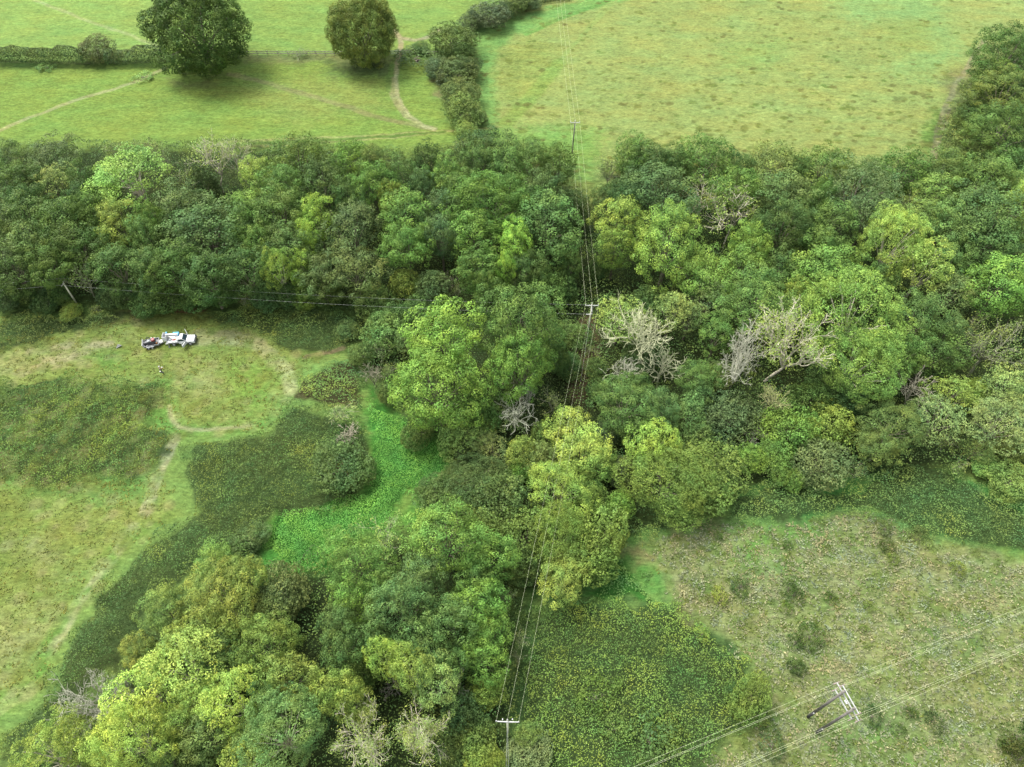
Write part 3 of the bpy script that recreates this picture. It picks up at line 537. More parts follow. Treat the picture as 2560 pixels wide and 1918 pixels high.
THICKETS = [
('bramble_thicket','56803c',2.6,38,0.225,'bramble',[(-90.6,77.4),(-84.8,78.8),(-78.2,79.7),(-74.2,77.8),(-67.7,78.8),(-61.7,77.4),(-60.1,74.7),(-61.3,71.1),(-63.3,69.2),(-60.1,67.9),(-57.4,66.7),(-56.5,64.5),(-58.2,60.6),(-61.2,58),(-65.4,58.6),(-68.5,58),(-70.9,55.8),(-74.4,56.3),(-78.8,58),(-82.7,58.3),(-90.3,58.6),(-98.9,77.4)],'wide mound of green brambles left of the footpath below the parked pickup'),
('bramble_thicket','56783e',2.6,38,0.225,'bramble',[(-55.5,64.8),(-49.4,66),(-43.4,67.3),(-39.1,71.1),(-38,74.1),(-33.4,72.1),(-29.6,71.1),(-25.4,69.8),(-23.7,64.5),(-23.8,56.3),(-26.2,51.9),(-37.6,51.1),(-37,43.5),(-46.5,43.5),(-49.7,39.9),(-52.4,36.7),(-51.6,33.1),(-54.1,31.4),(-53.7,28.8),(-57.6,26.6),(-59.6,22.7),(-60.8,20.6),(-64.4,16.9),(-65.1,16.2),(-69,20.6),(-65,23.4),(-62.6,25.2),(-62.5,27.2),(-62.9,30.5),(-62.1,35.1),(-60.9,38.7),(-58.9,43),(-55.7,47),(-53.2,50.1),(-50.8,51.8),(-53,57.2)],'long belt of brambles curving from the clearing down to the lower left'),
('fern_bank','558040',1.2,24,0.28,'fern',[(-38.3,74.9),(-37.4,79.3),(-34.7,81.8),(-31.1,83.6),(-27.7,83.6),(-26.5,75.9),(-26,71.9),(-29.8,72.2),(-33.6,72.9)],'bank of ferns with bare reddish earth at the right end of the clearing'),
('bramble_thicket','62724a',1.9,32,0.23,'bramble',[(-106.4,93.6),(-97.6,93.6),(-79,94.8),(-68.2,94.6),(-70.8,93.2),(-77.5,90.5),(-86.8,88.6),(-88.8,86.3),(-93.9,84.8),(-101.8,83.4)],'grey green brambles behind the clearing,left of the pickup'),
('bramble_thicket','55743f',2,32,0.23,'bramble',[(-59.6,94.7),(-50.5,95.6),(-32.2,95.1),(-27.2,91.6),(-26.3,86.3),(-31.6,85.5),(-34,84.6),(-39.6,84),(-44.3,86.3),(-49.3,89.7),(-54,91.2),(-58.8,92.8)],'dark green brambles behind the clearing,right of the pickup'),
('bramble_thicket','5e8640',1.9,38,0.225,'bramble',[(1.7,36.3),(8.9,37.2),(12.3,38.2),(24.3,37.2),(27.6,34.1),(29.7,31.9),(31.8,29.4),(32.2,26.9),(34.7,24.5),(34.7,22.7),(29.8,20.6),(24.4,16.1),(23.7,11.8),(0.5,11.8),(0.5,24.5),(2,30.6)],'yellow flecked brambles between the wire corridor and the rough meadow'),
('bramble_thicket','629850',0.9,24,0.28,'nettle',[(2.8,38.1),(7.6,37.4),(12.3,40.5),(16.4,45.8),(17.7,47.1),(18.6,43.8),(20.5,39.7),(24.4,37),(12.3,37.9),(2.1,36)],'low bright green brambles on the upper edge of the lower right thicket'),
('bramble_thicket','5c8450',1.8,34,0.225,'bramble',[(34.4,52),(35.5,55.7),(42.2,57.7),(53.1,56.3),(57.6,59.1),(63.4,61.5),(69.6,60.9),(73.8,58.3),(81.2,54.3),(88.3,54.3),(83.9,44.6),(77.5,45.4),(70.6,46.6),(62.9,47.7),(59.8,50),(57.9,51.7),(46.7,51.6),(42.8,49.2),(36.2,50.3),(28.6,50.5),(22.9,49),(17.2,47.2),(17.6,51.6)],'blue green brambles along the foot of the right wood'),
('bramble_thicket','6a7a58',1.4,14,0.32,'bramble',[(106.5,159.2),(112.9,162.5),(109.2,148.6),(103.9,139.2),(97.1,140),(102.7,151)],'grey bramble bank beside the track in the top right corner'),
('nettle_bed','5cab3c',0.7,60,0.17,'nettle',[(-25.7,75.4),(-21,72.7),(-18.8,69.5),(-12.2,65.7),(-9.4,61.2),(-11.7,57.7),(-15.6,55.5),(-17.8,52.4),(-19.6,50.8),(-27.8,42.7),(-37,42.2),(-37.7,47.2),(-37.6,52.4),(-24.1,55.7),(-23.8,63.6)],'vivid green nettle bed in the gap between the brambles and the central trees')
]
HEDGES = [
('44623e',4.6,[(-139.3,183.3),(-134.4,183.3),(-129.5,183.2),(-124.5,183),(-119.6,182.9),(-114.6,182.7),(-111.4,182.7)],3,'left length of the long dark clipped field hedge'),
('466243',4.2,[(-106.1,182.7),(-103.3,182.7),(-99.6,182.9),(-95.7,183.2),(-90.5,183.6)],4,'short dark hedge length touching the huge oak'),
('3c5838',1.6,[(6,215),(10.6,216.1),(17,217.6)],2.5,'thin far hedge leaving the top of the picture')
]

# ---------------------------------------------------------------- helpers
def lin(h, k=1.0):
    o = []
    for i in (0, 2, 4):
        c = int(h[i:i + 2], 16) / 255
        o.append((c / 12.92 if c <= .04045 else ((c + .055) / 1.055) ** 2.4) * k)
    return tuple(o)

def leafc(h, k, pull=.35):
    c = lin(h, k); pull = pull + (.28 if pull > .3 and (c[0] > c[1] * .72 or c[0] < c[1] * .34) else 0); y = c[0] * .3 + c[1] * .6 + c[2] * .1; b = lin('607c38'); yb = b[0] * .3 + b[1] * .6 + b[2] * .1
    c = [v * (1 - pull) + w * y / yb * pull for v, w in zip(c, b)]; c[0] = min(c[0], c[1] * .78); g = y; c = [(v * .85 + g * .15) * (1 - .22 * min(1, y / k * 2.2)) for v in c]
    return (c[0] * 1.03, c[1], c[2] * .76, 1)

def tag(o, label=None, cat=None, group=None, kind=None):
    if label: o['label'] = label
    if cat: o['category'] = cat
    if group: o['group'] = group
    if kind: o['kind'] = kind
    return o

def empty(name, loc=(0, 0, 0), rz=0.0):
    o = bpy.data.objects.new(name, None); COL.objects.link(o)
    o.empty_display_size = .3; o.location = loc; o.rotation_euler = (0, 0, rz)
    return o

def link(name, me, mat=None, parent=None):
    o = bpy.data.objects.new(name, me); COL.objects.link(o)
    if mat and not me.materials: me.materials.append(mat)
    if parent: o.parent = parent
    return o

def np_mesh(name, V, Q, tone=None, mat=None, smooth=False):
    """mesh from vertex array and quad (or tri) index array"""
    me = bpy.data.meshes.new(name)
    V = np.asarray(V, np.float32); Q = np.asarray(Q, np.int32)
    k = Q.shape[1]
    me.vertices.add(len(V)); me.vertices.foreach_set('co', V.ravel())
    me.loops.add(Q.size); me.loops.foreach_set('vertex_index', Q.ravel())
    me.polygons.add(len(Q)); me.polygons.foreach_set('loop_start', np.arange(0, Q.size, k, dtype=np.int32))
    if tone is not None:
        a = me.attributes.new('tone', 'FLOAT', 'FACE'); a.data.foreach_set('value', np.asarray(tone, np.float32))
    me.update(calc_edges=True)
    if smooth: me.polygons.foreach_set('use_smooth', np.ones(len(Q), bool))
    if mat: me.materials.append(mat)
    return me

def unit(a): return a / np.maximum(np.linalg.norm(a, axis=-1, keepdims=True), 1e-6)

def fib(n, rng, jit=.25):
    i = np.arange(n) + .5
    z = 1 - 2 * i / n; ph = i * 2.399963 + rng.random() * 6.28
    r = np.sqrt(1 - z * z)
    return unit(np.stack([r * np.cos(ph), r * np.sin(ph), z], 1) + rng.normal(0, jit, (n, 3)) * np.array([1, 1, 1]) * (2.0 / math.sqrt(n)))

def leaf_quads(P, N, size, rng, jit=.55, aspect=1.0):
    n = len(P)
    N = unit(N + rng.normal(0, jit, (n, 3)))
    A = unit(np.cross(N, rng.normal(0, 1, (n, 3)))); B = np.cross(N, A)
    s = (size * rng.uniform(.6, 1.25, n))[:, None] * .5
    A = A * s * aspect; B = B * s / aspect
    k = rng.uniform(.55, 1.1, (4, n, 1))
    V = np.stack([P - A * k[0], P - B * k[1], P + A * k[2], P + B * k[3]], 1).reshape(-1, 3)
    return V

def quads(n): return np.arange(n * 4).reshape(n, 4)

def tubes(P0, P1, R0, R1, sides=4):
    P0, P1 = np.asarray(P0, float), np.asarray(P1, float); R0, R1 = np.asarray(R0, float), np.asarray(R1, float)
    D = unit(P1 - P0); ref = np.where(np.abs(D[:, 2:3]) > .9, np.array([[1., 0, 0]]), np.array([[0, 0, 1.]]))
    U = unit(np.cross(D, ref)); W = np.cross(D, U)
    a = np.arange(sides) * 2 * math.pi / sides
    ring = U[:, None] * np.cos(a)[None, :, None] + W[:, None] * np.sin(a)[None, :, None]
    V = np.concatenate([P0[:, None] + ring * R0[:, None, None], P1[:, None] + ring * R1[:, None, None]], 1)
    n = len(P0); base = (np.arange(n) * sides * 2)[:, None, None]; j = np.arange(sides)
    f = np.stack([j, (j + 1) % sides, (j + 1) % sides + sides, j + sides], 1)
    return V.reshape(-1, 3), (base + f[None]).reshape(-1, 4)

def join(parts):
    Vs, Qs, k = [], [], 0
    for V, Q in parts:
        Vs.append(V); Qs.append(Q + k); k += len(V)
    return np.concatenate(Vs), np.concatenate(Qs)

# lattice noise for numpy
def vnoise(x, y, scale, seed):
    r = np.random.default_rng(seed); G = r.random((256, 256))
    X = x / scale; Y = y / scale; xi = np.floor(X).astype(int); yi = np.floor(Y).astype(int)
    fx = X - xi; fy = Y - yi; fx = fx * fx * (3 - 2 * fx); fy = fy * fy * (3 - 2 * fy)
    g = lambda a, b: G[a & 255, b & 255]
    return (g(xi, yi) * (1 - fx) + g(xi + 1, yi) * fx) * (1 - fy) + (g(xi, yi + 1) * (1 - fx) + g(xi + 1, yi + 1) * fx) * fy

def seg_dist(x, y, P, closed=False):
    P = np.array(P, float); n = len(P); d = np.full(x.shape, 1e9)
    for i in range(n if closed else n - 1):
        a = P[i]; b = P[(i + 1) % n]; v = b - a; L = max(v @ v, 1e-9)
        t = np.clip(((x - a[0]) * v[0] + (y - a[1]) * v[1]) / L, 0, 1)
        d = np.minimum(d, (x - a[0] - t * v[0]) ** 2 + (y - a[1] - t * v[1]) ** 2)
    return np.sqrt(d)

def inside(x, y, P):
    P = np.array(P, float); c = np.zeros(x.shape, bool); n = len(P)
    for i in range(n):
        x0, y0 = P[i]; x1, y1 = P[(i + 1) % n]
        if y0 == y1: continue
        c ^= ((y0 > y) != (y1 > y)) & (x < (x1 - x0) * (y - y0) / (y1 - y0) + x0)
    return c

def sdist(x, y, P):
    d = seg_dist(x, y, P, True); return np.where(inside(x, y, P), d, -d)

# ---------------------------------------------------------------- materials
def mat_new(name):
    m = bpy.data.materials.new(name); m.use_nodes = True; t = m.node_tree; t.nodes.clear()
    return m, t, t.nodes.new('ShaderNodeOutputMaterial')

def N(t, typ, **kw):
    n = t.nodes.new(typ)
    for k, v in kw.items():
        if k.startswith('i_'):
            key = k[2:]; n.inputs[int(key) if key.isdigit() else key.replace('_', ' ')].default_value = v
        else: setattr(n, k, v)
    return n

def foliage_mat(name, var=.5, warm=.35, trans=.24, rough=.55, spec=.12, hue=.13, patch=.30):
    """leaf colour comes from the object's own colour; leaves and clumps differ a little, crown tone adds painted light and shade"""
    m, t, out = mat_new(name); L = t.links.new
    oi = N(t, 'ShaderNodeObjectInfo'); at = N(t, 'ShaderNodeAttribute', attribute_name='tone')
    tc = N(t, 'ShaderNodeTexCoord')
    add = N(t, 'ShaderNodeVectorMath', operation='ADD')
    L(tc.outputs['Object'], add.inputs[0]); L(oi.outputs['Location'], add.inputs[1])
    n1 = N(t, 'ShaderNodeTexNoise', i_Scale=.35, i_Detail=3.0, i_Roughness=.6); L(add.outputs[0], n1.inputs['Vector'])
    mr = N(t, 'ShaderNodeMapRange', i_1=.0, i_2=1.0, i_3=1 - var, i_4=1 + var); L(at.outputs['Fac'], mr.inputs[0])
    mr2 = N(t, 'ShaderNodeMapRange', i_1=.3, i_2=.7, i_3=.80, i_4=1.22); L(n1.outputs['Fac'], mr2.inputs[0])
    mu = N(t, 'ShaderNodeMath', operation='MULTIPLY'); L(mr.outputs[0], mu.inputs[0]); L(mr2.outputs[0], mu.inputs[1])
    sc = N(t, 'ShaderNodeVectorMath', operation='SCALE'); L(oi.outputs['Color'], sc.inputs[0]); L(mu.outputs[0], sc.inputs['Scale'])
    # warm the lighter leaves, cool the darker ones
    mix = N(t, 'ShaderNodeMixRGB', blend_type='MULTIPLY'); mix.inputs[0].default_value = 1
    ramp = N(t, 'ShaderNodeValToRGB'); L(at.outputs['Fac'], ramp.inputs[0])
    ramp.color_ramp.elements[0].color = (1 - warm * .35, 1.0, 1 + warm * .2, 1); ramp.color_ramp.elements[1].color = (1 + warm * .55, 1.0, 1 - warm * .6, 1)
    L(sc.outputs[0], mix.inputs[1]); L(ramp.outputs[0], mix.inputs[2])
    n2 = N(t, 'ShaderNodeTexNoise', i_Scale=patch, i_Detail=4.0, i_Roughness=.6); va = N(t, 'ShaderNodeVectorMath', operation='ADD'); va.inputs[1].default_value = (31, 7, 3)
    L(add.outputs[0], va.inputs[0]); L(va.outputs[0], n2.inputs['Vector'])
    r2 = N(t, 'ShaderNodeValToRGB'); L(n2.outputs['Fac'], r2.inputs[0]); e2 = r2.color_ramp.elements
    e2[0].position = .36; e2[0].color = (1 - hue * 1.3, 1.0, 1 + hue * .6, 1); e2[1].position = .64; e2[1].color = (1 + hue, 1.0, 1 - hue, 1)
    mix0 = mix; mix = N(t, 'ShaderNodeMixRGB', blend_type='MULTIPLY'); mix.inputs[0].default_value = 1; L(mix0.outputs[0], mix.inputs[1]); L(r2.outputs[0], mix.inputs[2])
    pb = N(t, 'ShaderNodeBsdfPrincipled', i_Roughness=rough); pb.inputs['Specular IOR Level'].default_value = spec
    L(mix.outputs[0], pb.inputs['Base Color'])
    tr = N(t, 'ShaderNodeBsdfTranslucent'); L(mix.outputs[0], tr.inputs[0])
    ms = N(t, 'ShaderNodeMixShader'); ms.inputs[0].default_value = trans
    L(pb.outputs[0], ms.inputs[1]); L(tr.outputs[0], ms.inputs[2]); L(ms.outputs[0], out.inputs[0])
    return m

def bark_mat(name, ca, cb, scale=3.0):
    m, t, out = mat_new(name); L = t.links.new
    tc = N(t, 'ShaderNodeTexCoord'); n = N(t, 'ShaderNodeTexNoise', i_Scale=scale, i_Detail=5.0); L(tc.outputs['Object'], n.inputs['Vector'])
    r = N(t, 'ShaderNodeValToRGB'); r.color_ramp.elements[0].position = .35; r.color_ramp.elements[1].position = .65
    r.color_ramp.elements[0].color = (*lin(ca), 1); r.color_ramp.elements[1].color = (*lin(cb), 1); L(n.outputs['Fac'], r.inputs[0])
    pb = N(t, 'ShaderNodeBsdfPrincipled', i_Roughness=.85); L(r.outputs[0], pb.inputs['Base Color']); L(pb.outputs[0], out.inputs[0])
    return m

def obj_bark(name):
    m, t, out = mat_new(name); L = t.links.new
    oi = N(t, 'ShaderNodeObjectInfo'); tc = N(t, 'ShaderNodeTexCoord'); n = N(t, 'ShaderNodeTexNoise', i_Scale=1.6, i_Detail=5.0); L(tc.outputs['Object'], n.inputs['Vector'])
    mr = N(t, 'ShaderNodeMapRange', i_1=.3, i_2=.7, i_3=.65, i_4=1.25); L(n.outputs['Fac'], mr.inputs[0])
    sc = N(t, 'ShaderNodeVectorMath', operation='SCALE'); L(oi.outputs['Color'], sc.inputs[0]); L(mr.outputs[0], sc.inputs['Scale'])
    pb = N(t, 'ShaderNodeBsdfPrincipled', i_Roughness=.85); L(sc.outputs[0], pb.inputs['Base Color']); L(pb.outputs[0], out.inputs[0])
    return m

def plain(name, c, rough=.5, metal=0.0, var=.06, scale=6.0):
    m, t, out = mat_new(name); L = t.links.new
    tc = N(t, 'ShaderNodeTexCoord'); n = N(t, 'ShaderNodeTexNoise', i_Scale=scale, i_Detail=4.0); L(tc.outputs['Object'], n.inputs['Vector'])
    mr = N(t, 'ShaderNodeMapRange', i_1=.3, i_2=.7, i_3=1 - var * 2, i_4=1.0 + var); L(n.outputs['Fac'], mr.inputs[0])
    sc = N(t, 'ShaderNodeVectorMath', operation='SCALE'); sc.inputs[0].default_value = lin(c) if isinstance(c, str) else c; L(mr.outputs[0], sc.inputs['Scale'])
    pb = N(t, 'ShaderNodeBsdfPrincipled', i_Roughness=rough, i_Metallic=metal); L(sc.outputs[0], pb.inputs['Base Color']); L(pb.outputs[0], out.inputs[0])
    return m

M_LEAF = foliage_mat('broad_leaves', .55, .18)
M_SOFT = foliage_mat('small_leaves', .38, .15, .18)
M_SCRUB = foliage_mat('scrub_leaves', .45, .4, .12, hue=.17, patch=.25)
M_BARK = bark_mat('bark', '4a4438', '6e6757')
M_PALE = bark_mat('pale_bark', '8d8874', 'b9b49e')
M_DEAD = obj_bark('dead_wood')
M_TWIG = bark_mat('lichen_twigs', '555844', '83856a')

def ground_mat():
    m, t, out = mat_new('field_ground'); L = t.links.new
    ge = N(t, 'ShaderNodeNewGeometry'); at = N(t, 'ShaderNodeAttribute', attribute_name='ground_colour')
    mp = N(t, 'ShaderNodeMapping'); mp.inputs['Scale'].default_value = (.5, 1.1, 1.0); mp.inputs['Rotation'].default_value = (0, 0, .2); L(ge.outputs['Position'], mp.inputs[0])
    def noise(scale, det, rough, vec): 
        n = N(t, 'ShaderNodeTexNoise', i_Scale=scale, i_Detail=det, i_Roughness=rough); L(vec, n.inputs['Vector']); return n.outputs['Fac']
    big = noise(.045, 4., .6, ge.outputs['Position']); mid = noise(.35, 5., .65, mp.outputs[0]); fin = noise(2.6, 3., .7, mp.outputs[0]); hue = noise(.13, 5., .7, mp.outputs[0]); grain = noise(7., 2., .6, ge.outputs['Position']); tuft = noise(1.15, 4., .75, mp.outputs[0])
    def rng(src, a, b, lo=.3, hi=.7):
        r = N(t, 'ShaderNodeMapRange', i_1=lo, i_2=hi, i_3=a, i_4=b); r.clamp = True; L(src, r.inputs[0]); return r.outputs[0]
    def mul(a, b):
        q = N(t, 'ShaderNodeMath', operation='MULTIPLY'); L(a, q.inputs[0]); L(b, q.inputs[1]); return q.outputs[0]
    br = mul(mul(rng(big, .93, 1.06), rng(mid, .84, 1.16)), mul(mul(rng(fin, .70, 1.30), rng(grain, .84, 1.16)), rng(tuft, .70, 1.30)))
    sc = N(t, 'ShaderNodeVectorMath', operation='SCALE'); L(at.outputs['Color'], sc.inputs[0]); L(br, sc.inputs['Scale'])
    rp = N(t, 'ShaderNodeValToRGB'); e = rp.color_ramp.elements
    e[0].position = .34; e[0].color = (.84, 1.03, 1.02, 1); e[1].position = .66; e[1].color = (1.03, 1.0, .90, 1); L(hue, rp.inputs[0])
    mx = N(t, 'ShaderNodeMixRGB', blend_type='MULTIPLY'); mx.inputs[0].default_value = 1; L(sc.outputs[0], mx.inputs[1]); L(rp.outputs[0], mx.inputs[2])
    bp = N(t, 'ShaderNodeBump', i_Strength=.7, i_Distance=.25); L(tuft, bp.inputs['Height'])
    pb = N(t, 'ShaderNodeBsdfPrincipled', i_Roughness=.95); pb.inputs['Specular IOR Level'].default_value = .05
    L(mx.outputs[0], pb.inputs['Base Color']); L(bp.outputs[0], pb.inputs['Normal']); L(pb.outputs[0], out.inputs[0])
    return m

# ---------------------------------------------------------------- ground: one sheet to the horizon
def grow(a, b, step, far, k=1.35):
    c = list(np.arange(a, b + step * .5, step)); lo, hi = [], []; s = step
    x = c[0]; 
    while x > -far: s *= k; x -= s; lo.append(x)
    s = step; x = c[-1]
    while x < far: s *= k; x += s; hi.append(x)
    return np.array(lo[::-1] + c + hi)

gx = grow(-156, 156, .36, 4200); gy = grow(9, 226, .36, 4200)
GX, GY = np.meshgrid(gx, gy)
nx, ny = len(gx), len(gy)
X = GX.ravel(); Y = GY.ravel()
colr = np.tile(np.array(lin('8fae56')), (len(X), 1))
wx = X + (vnoise(X, Y, 3.5, 1) - .5) * 2.2 + (vnoise(X, Y, 1.1, 2) - .5) * 1.0
wy = Y + (vnoise(X, Y, 3.5, 3) - .5) * 2.2 + (vnoise(X, Y, 1.1, 4) - .5) * 1.0
edge = (vnoise(X, Y, .8, 9) - .5)
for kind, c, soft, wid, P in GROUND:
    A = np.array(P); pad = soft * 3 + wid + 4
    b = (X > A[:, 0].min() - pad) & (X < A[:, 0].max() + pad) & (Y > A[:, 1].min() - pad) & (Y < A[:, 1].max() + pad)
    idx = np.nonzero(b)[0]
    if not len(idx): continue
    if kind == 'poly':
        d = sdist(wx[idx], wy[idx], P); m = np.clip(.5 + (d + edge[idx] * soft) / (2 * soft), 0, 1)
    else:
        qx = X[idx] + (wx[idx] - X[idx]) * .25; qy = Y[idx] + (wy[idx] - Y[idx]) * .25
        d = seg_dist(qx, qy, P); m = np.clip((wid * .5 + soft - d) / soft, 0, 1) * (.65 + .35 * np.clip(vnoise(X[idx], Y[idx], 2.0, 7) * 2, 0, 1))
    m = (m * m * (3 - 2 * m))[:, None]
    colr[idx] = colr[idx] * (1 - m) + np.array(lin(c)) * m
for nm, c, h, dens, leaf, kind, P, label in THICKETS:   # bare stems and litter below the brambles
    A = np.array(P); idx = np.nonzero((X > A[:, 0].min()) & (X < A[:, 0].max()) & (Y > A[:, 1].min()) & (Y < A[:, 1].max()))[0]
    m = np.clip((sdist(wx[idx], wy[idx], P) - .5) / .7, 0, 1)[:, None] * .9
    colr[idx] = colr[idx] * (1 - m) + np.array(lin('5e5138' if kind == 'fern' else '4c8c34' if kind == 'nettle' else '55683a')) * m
# darker weed rosettes scattered over the right hand pasture, thickest towards its lower right corner
rs = np.random.default_rng(11)
PAST = [p for k, c, s_, w_, p in GROUND if c == 'aebb68'][0]
def pasture_spots(n, rmin, rmax, strength, cols, test):
    px_ = rs.uniform(-20, 150, n); py_ = rs.uniform(128, 222, n)
    ok = inside(px_, py_, PAST) & (rs.random(n) < test(px_, py_))
    for a, b_ in zip(px_[ok], py_[ok]):
        r = rs.uniform(rmin, rmax); cc = np.array(lin(cols[rs.integers(len(cols))]))
        i0, i1 = np.searchsorted(gx, [a - r * 2, a + r * 2]); j0, j1 = np.searchsorted(gy, [b_ - r * 2, b_ + r * 2])
        ii = (np.arange(j0, j1)[:, None] * nx + np.arange(i0, i1)[None]).ravel()
        if not len(ii): continue
        dd = np.hypot((X[ii] - a) * rs.uniform(.6, 1.0), Y[ii] - b_) + (vnoise(X[ii], Y[ii], .9, 5) - .5) * r * .9
        m = (np.clip((r - dd) / (r * .3), 0, 1) * strength * rs.uniform(.45, 1))[:, None]
        colr[ii] = colr[ii] * (1 - m) + cc * m
pasture_spots(2200, .35, .85, .85, ['84903e', '8a9244', '7c7c40', '78903f'], lambda x, y: .35 + .65 * np.clip((190 - y) / 50, 0, 1))
pasture_spots(520, .6, 1.5, .85, ['7f8a3e', '868445', '7a8c3c'], lambda x, y: np.clip((182 - y) / 45, 0, 1) * np.clip((x + 5) / 60, .15, 1))
# pale stones and straw flecks in the rough meadow and beside the footpaths
def flecks(n, P, rmin, rmax, cols, st):
    A = np.array(P); a_ = rs.uniform(max(A[:, 0].min(), -110), min(A[:, 0].max(), 110), n); b_ = rs.uniform(max(A[:, 1].min(), 10), min(A[:, 1].max(), 120), n)
    ok = inside(a_, b_, P)
    for a, b in zip(a_[ok], b_[ok]):
        r = rs.uniform(rmin, rmax); i0, i1 = np.searchsorted(gx, [a - r * 2, a + r * 2]); j0, j1 = np.searchsorted(gy, [b - r * 2, b + r * 2])
        ii = (np.arange(j0, j1)[:, None] * nx + np.arange(i0, i1)[None]).ravel()
        if not len(ii): continue
        m = (np.clip((r * 1.3 - np.hypot(X[ii] - a, Y[ii] - b)) / (r * .6), 0, 1) * st)[:, None]
        colr[ii] = colr[ii] * (1 - m) + np.array(lin(cols[rs.integers(len(cols))])) * m
MEADOW = [p for k, c, s_, w_, p in GROUND if c == 'a0aa6a'][0]
LOWFIELD = [p for k, c, s_, w_, p in GROUND if c == '9bad55'][0]
flecks(1400, MEADOW, .3, 1.3, ['acae78', '84984e', '7a984a', 'a4ae6c', '8c9850'], .6)
flecks(1600, LOWFIELD, .3, 1.2, ['b0ad70', '86a048', '8d9544', 'aab468'], .5)
lum_ = colr @ np.array([.3, .6, .1]); colr = colr * .93 + lum_[:, None] * .07
colr = np.clip(colr * GROUND_GAIN, 0.005, .8)
hz = (vnoise(X, Y, 1.4, 21) - .5) * .10 + (vnoise(X, Y, .75, 22) - .5) * .08
near = (np.abs(X) < 156) & (Y > 9) & (Y < 226)
Vg = np.stack([X, Y, np.where(near, hz, 0)], 1)
j, i = np.meshgrid(np.arange(ny - 1), np.arange(nx - 1), indexing='ij'); k0 = (j * nx + i).ravel()
Qg = np.stack([k0, k0 + 1, k0 + nx + 1, k0 + nx], 1)
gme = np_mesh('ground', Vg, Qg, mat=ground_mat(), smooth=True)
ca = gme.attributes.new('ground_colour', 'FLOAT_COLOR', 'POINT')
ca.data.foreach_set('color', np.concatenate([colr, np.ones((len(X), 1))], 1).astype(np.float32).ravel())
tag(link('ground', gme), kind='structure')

# ---------------------------------------------------------------- crowns
def crown(seed, R, H, zc, rz, f1=.34, r2=.7, leaf=.34, dens=1.0, gap=0.0, jit=.5, zmin=-.45, aspect=1.0, tonevar=1.0, n1=None, r1v=.30, n2f=1.65, out=.05):
    rng = np.random.default_rng(seed)
    n1 = n1 or int(3.0 / (f1 * f1))
    D = fib(n1, rng, .45); D = D[D[:, 2] > zmin]; n1 = len(D)
    E = np.array([1, 1, rz / R])
    bump = rng.uniform(1 - r1v * .8, 1 + r1v * .55, n1)
    C1 = D * (R * (1 - f1) * bump)[:, None] * E
    r1 = f1 * R * rng.uniform(1 - r1v, 1 + r1v, n1) * 1.12
    P, Nn, tone = [], [], []
    for c, r, d in zip(C1, r1, D):
        n2 = max(6, int(n2f * (r / r2) ** 2))
        d2 = fib(n2, rng, .5); keep = (d2 @ unit(d + np.array([0, 0, .35]))) > -.35; d2 = d2[keep]
        if gap: d2 = d2[rng.random(len(d2)) > gap]
        t1 = rng.normal(0, .13)
        for e in d2:
            rr = r2 * rng.uniform(.7, 1.3)
            c2 = c + e * (r - rr * out) * np.array([1, 1, .9])
            nl = max(4, int(9.5 * dens * (rr / leaf) ** 2))
            g = unit(rng.normal(0, 1, (nl, 3))); o = unit(e + d * .5 + np.array([0, 0, .5])); g = g[(g @ o) > -.25]
            P.append(c2 + g * rr * rng.uniform(.72, 1.06, (len(g), 1)) * np.array([1, 1, .8])); Nn.append(unit(g + o * .35))
            t2 = t1 + rng.normal(0, .12)
            tone.append(np.clip(.5 + (t2 + rng.normal(0, .08, len(g)) + (g @ o) * .22) * tonevar, 0, 1))  # upper, outer leaves of each clump toned lighter: painted light on lobe tops
    # inner layer that closes the crown, interior shade put into its darker tone
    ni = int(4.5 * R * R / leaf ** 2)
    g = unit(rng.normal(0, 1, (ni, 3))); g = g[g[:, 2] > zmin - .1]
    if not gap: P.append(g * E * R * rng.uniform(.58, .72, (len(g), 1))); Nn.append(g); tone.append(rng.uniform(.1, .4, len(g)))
    P = np.concatenate(P); Nn = np.concatenate(Nn); tone = np.concatenate(tone)
    P[:, 2] += zc; ok = P[:, 2] > .05; P, Nn, tone = P[ok], Nn[ok], tone[ok]
    V = leaf_quads(P, Nn, leaf, rng, jit, aspect)
    return V, quads(len(P)), tone, C1 + np.array([0, 0, zc])

def limbs(seed, C1, H, zc, r0, n=10):
    rng = np.random.default_rng(seed); P0, P1, A, B = [], [], [], []
    fork = np.array([rng.normal(0, .15), rng.normal(0, .15), max(.5, zc * .42)])
    prev = np.zeros(3)
    for q in range(1, 5):
        p = fork * q / 4 + np.array([rng.normal(0, .06), rng.normal(0, .06), 0]) * (q < 4)
        P0.append(prev); P1.append(p); A.append(r0 * (1.25 - .13 * (q - 1) * 1.0)); B.append(r0 * (1.25 - .13 * q)); prev = p
    for c in C1[rng.permutation(len(C1))[:n]]:
        a = fork; rr = r0 * .5
        for q in range(1, 5):
            f = q / 4; b = fork + (c - fork) * f + np.array([0, 0, math.sin(f * 3.14) * .12 * H * .3]) + rng.normal(0, .12, 3)
            P0.append(a); P1.append(b); A.append(rr); B.append(rr * .72); rr *= .72; a = b
    return tubes(P0, P1, A, B, 6)

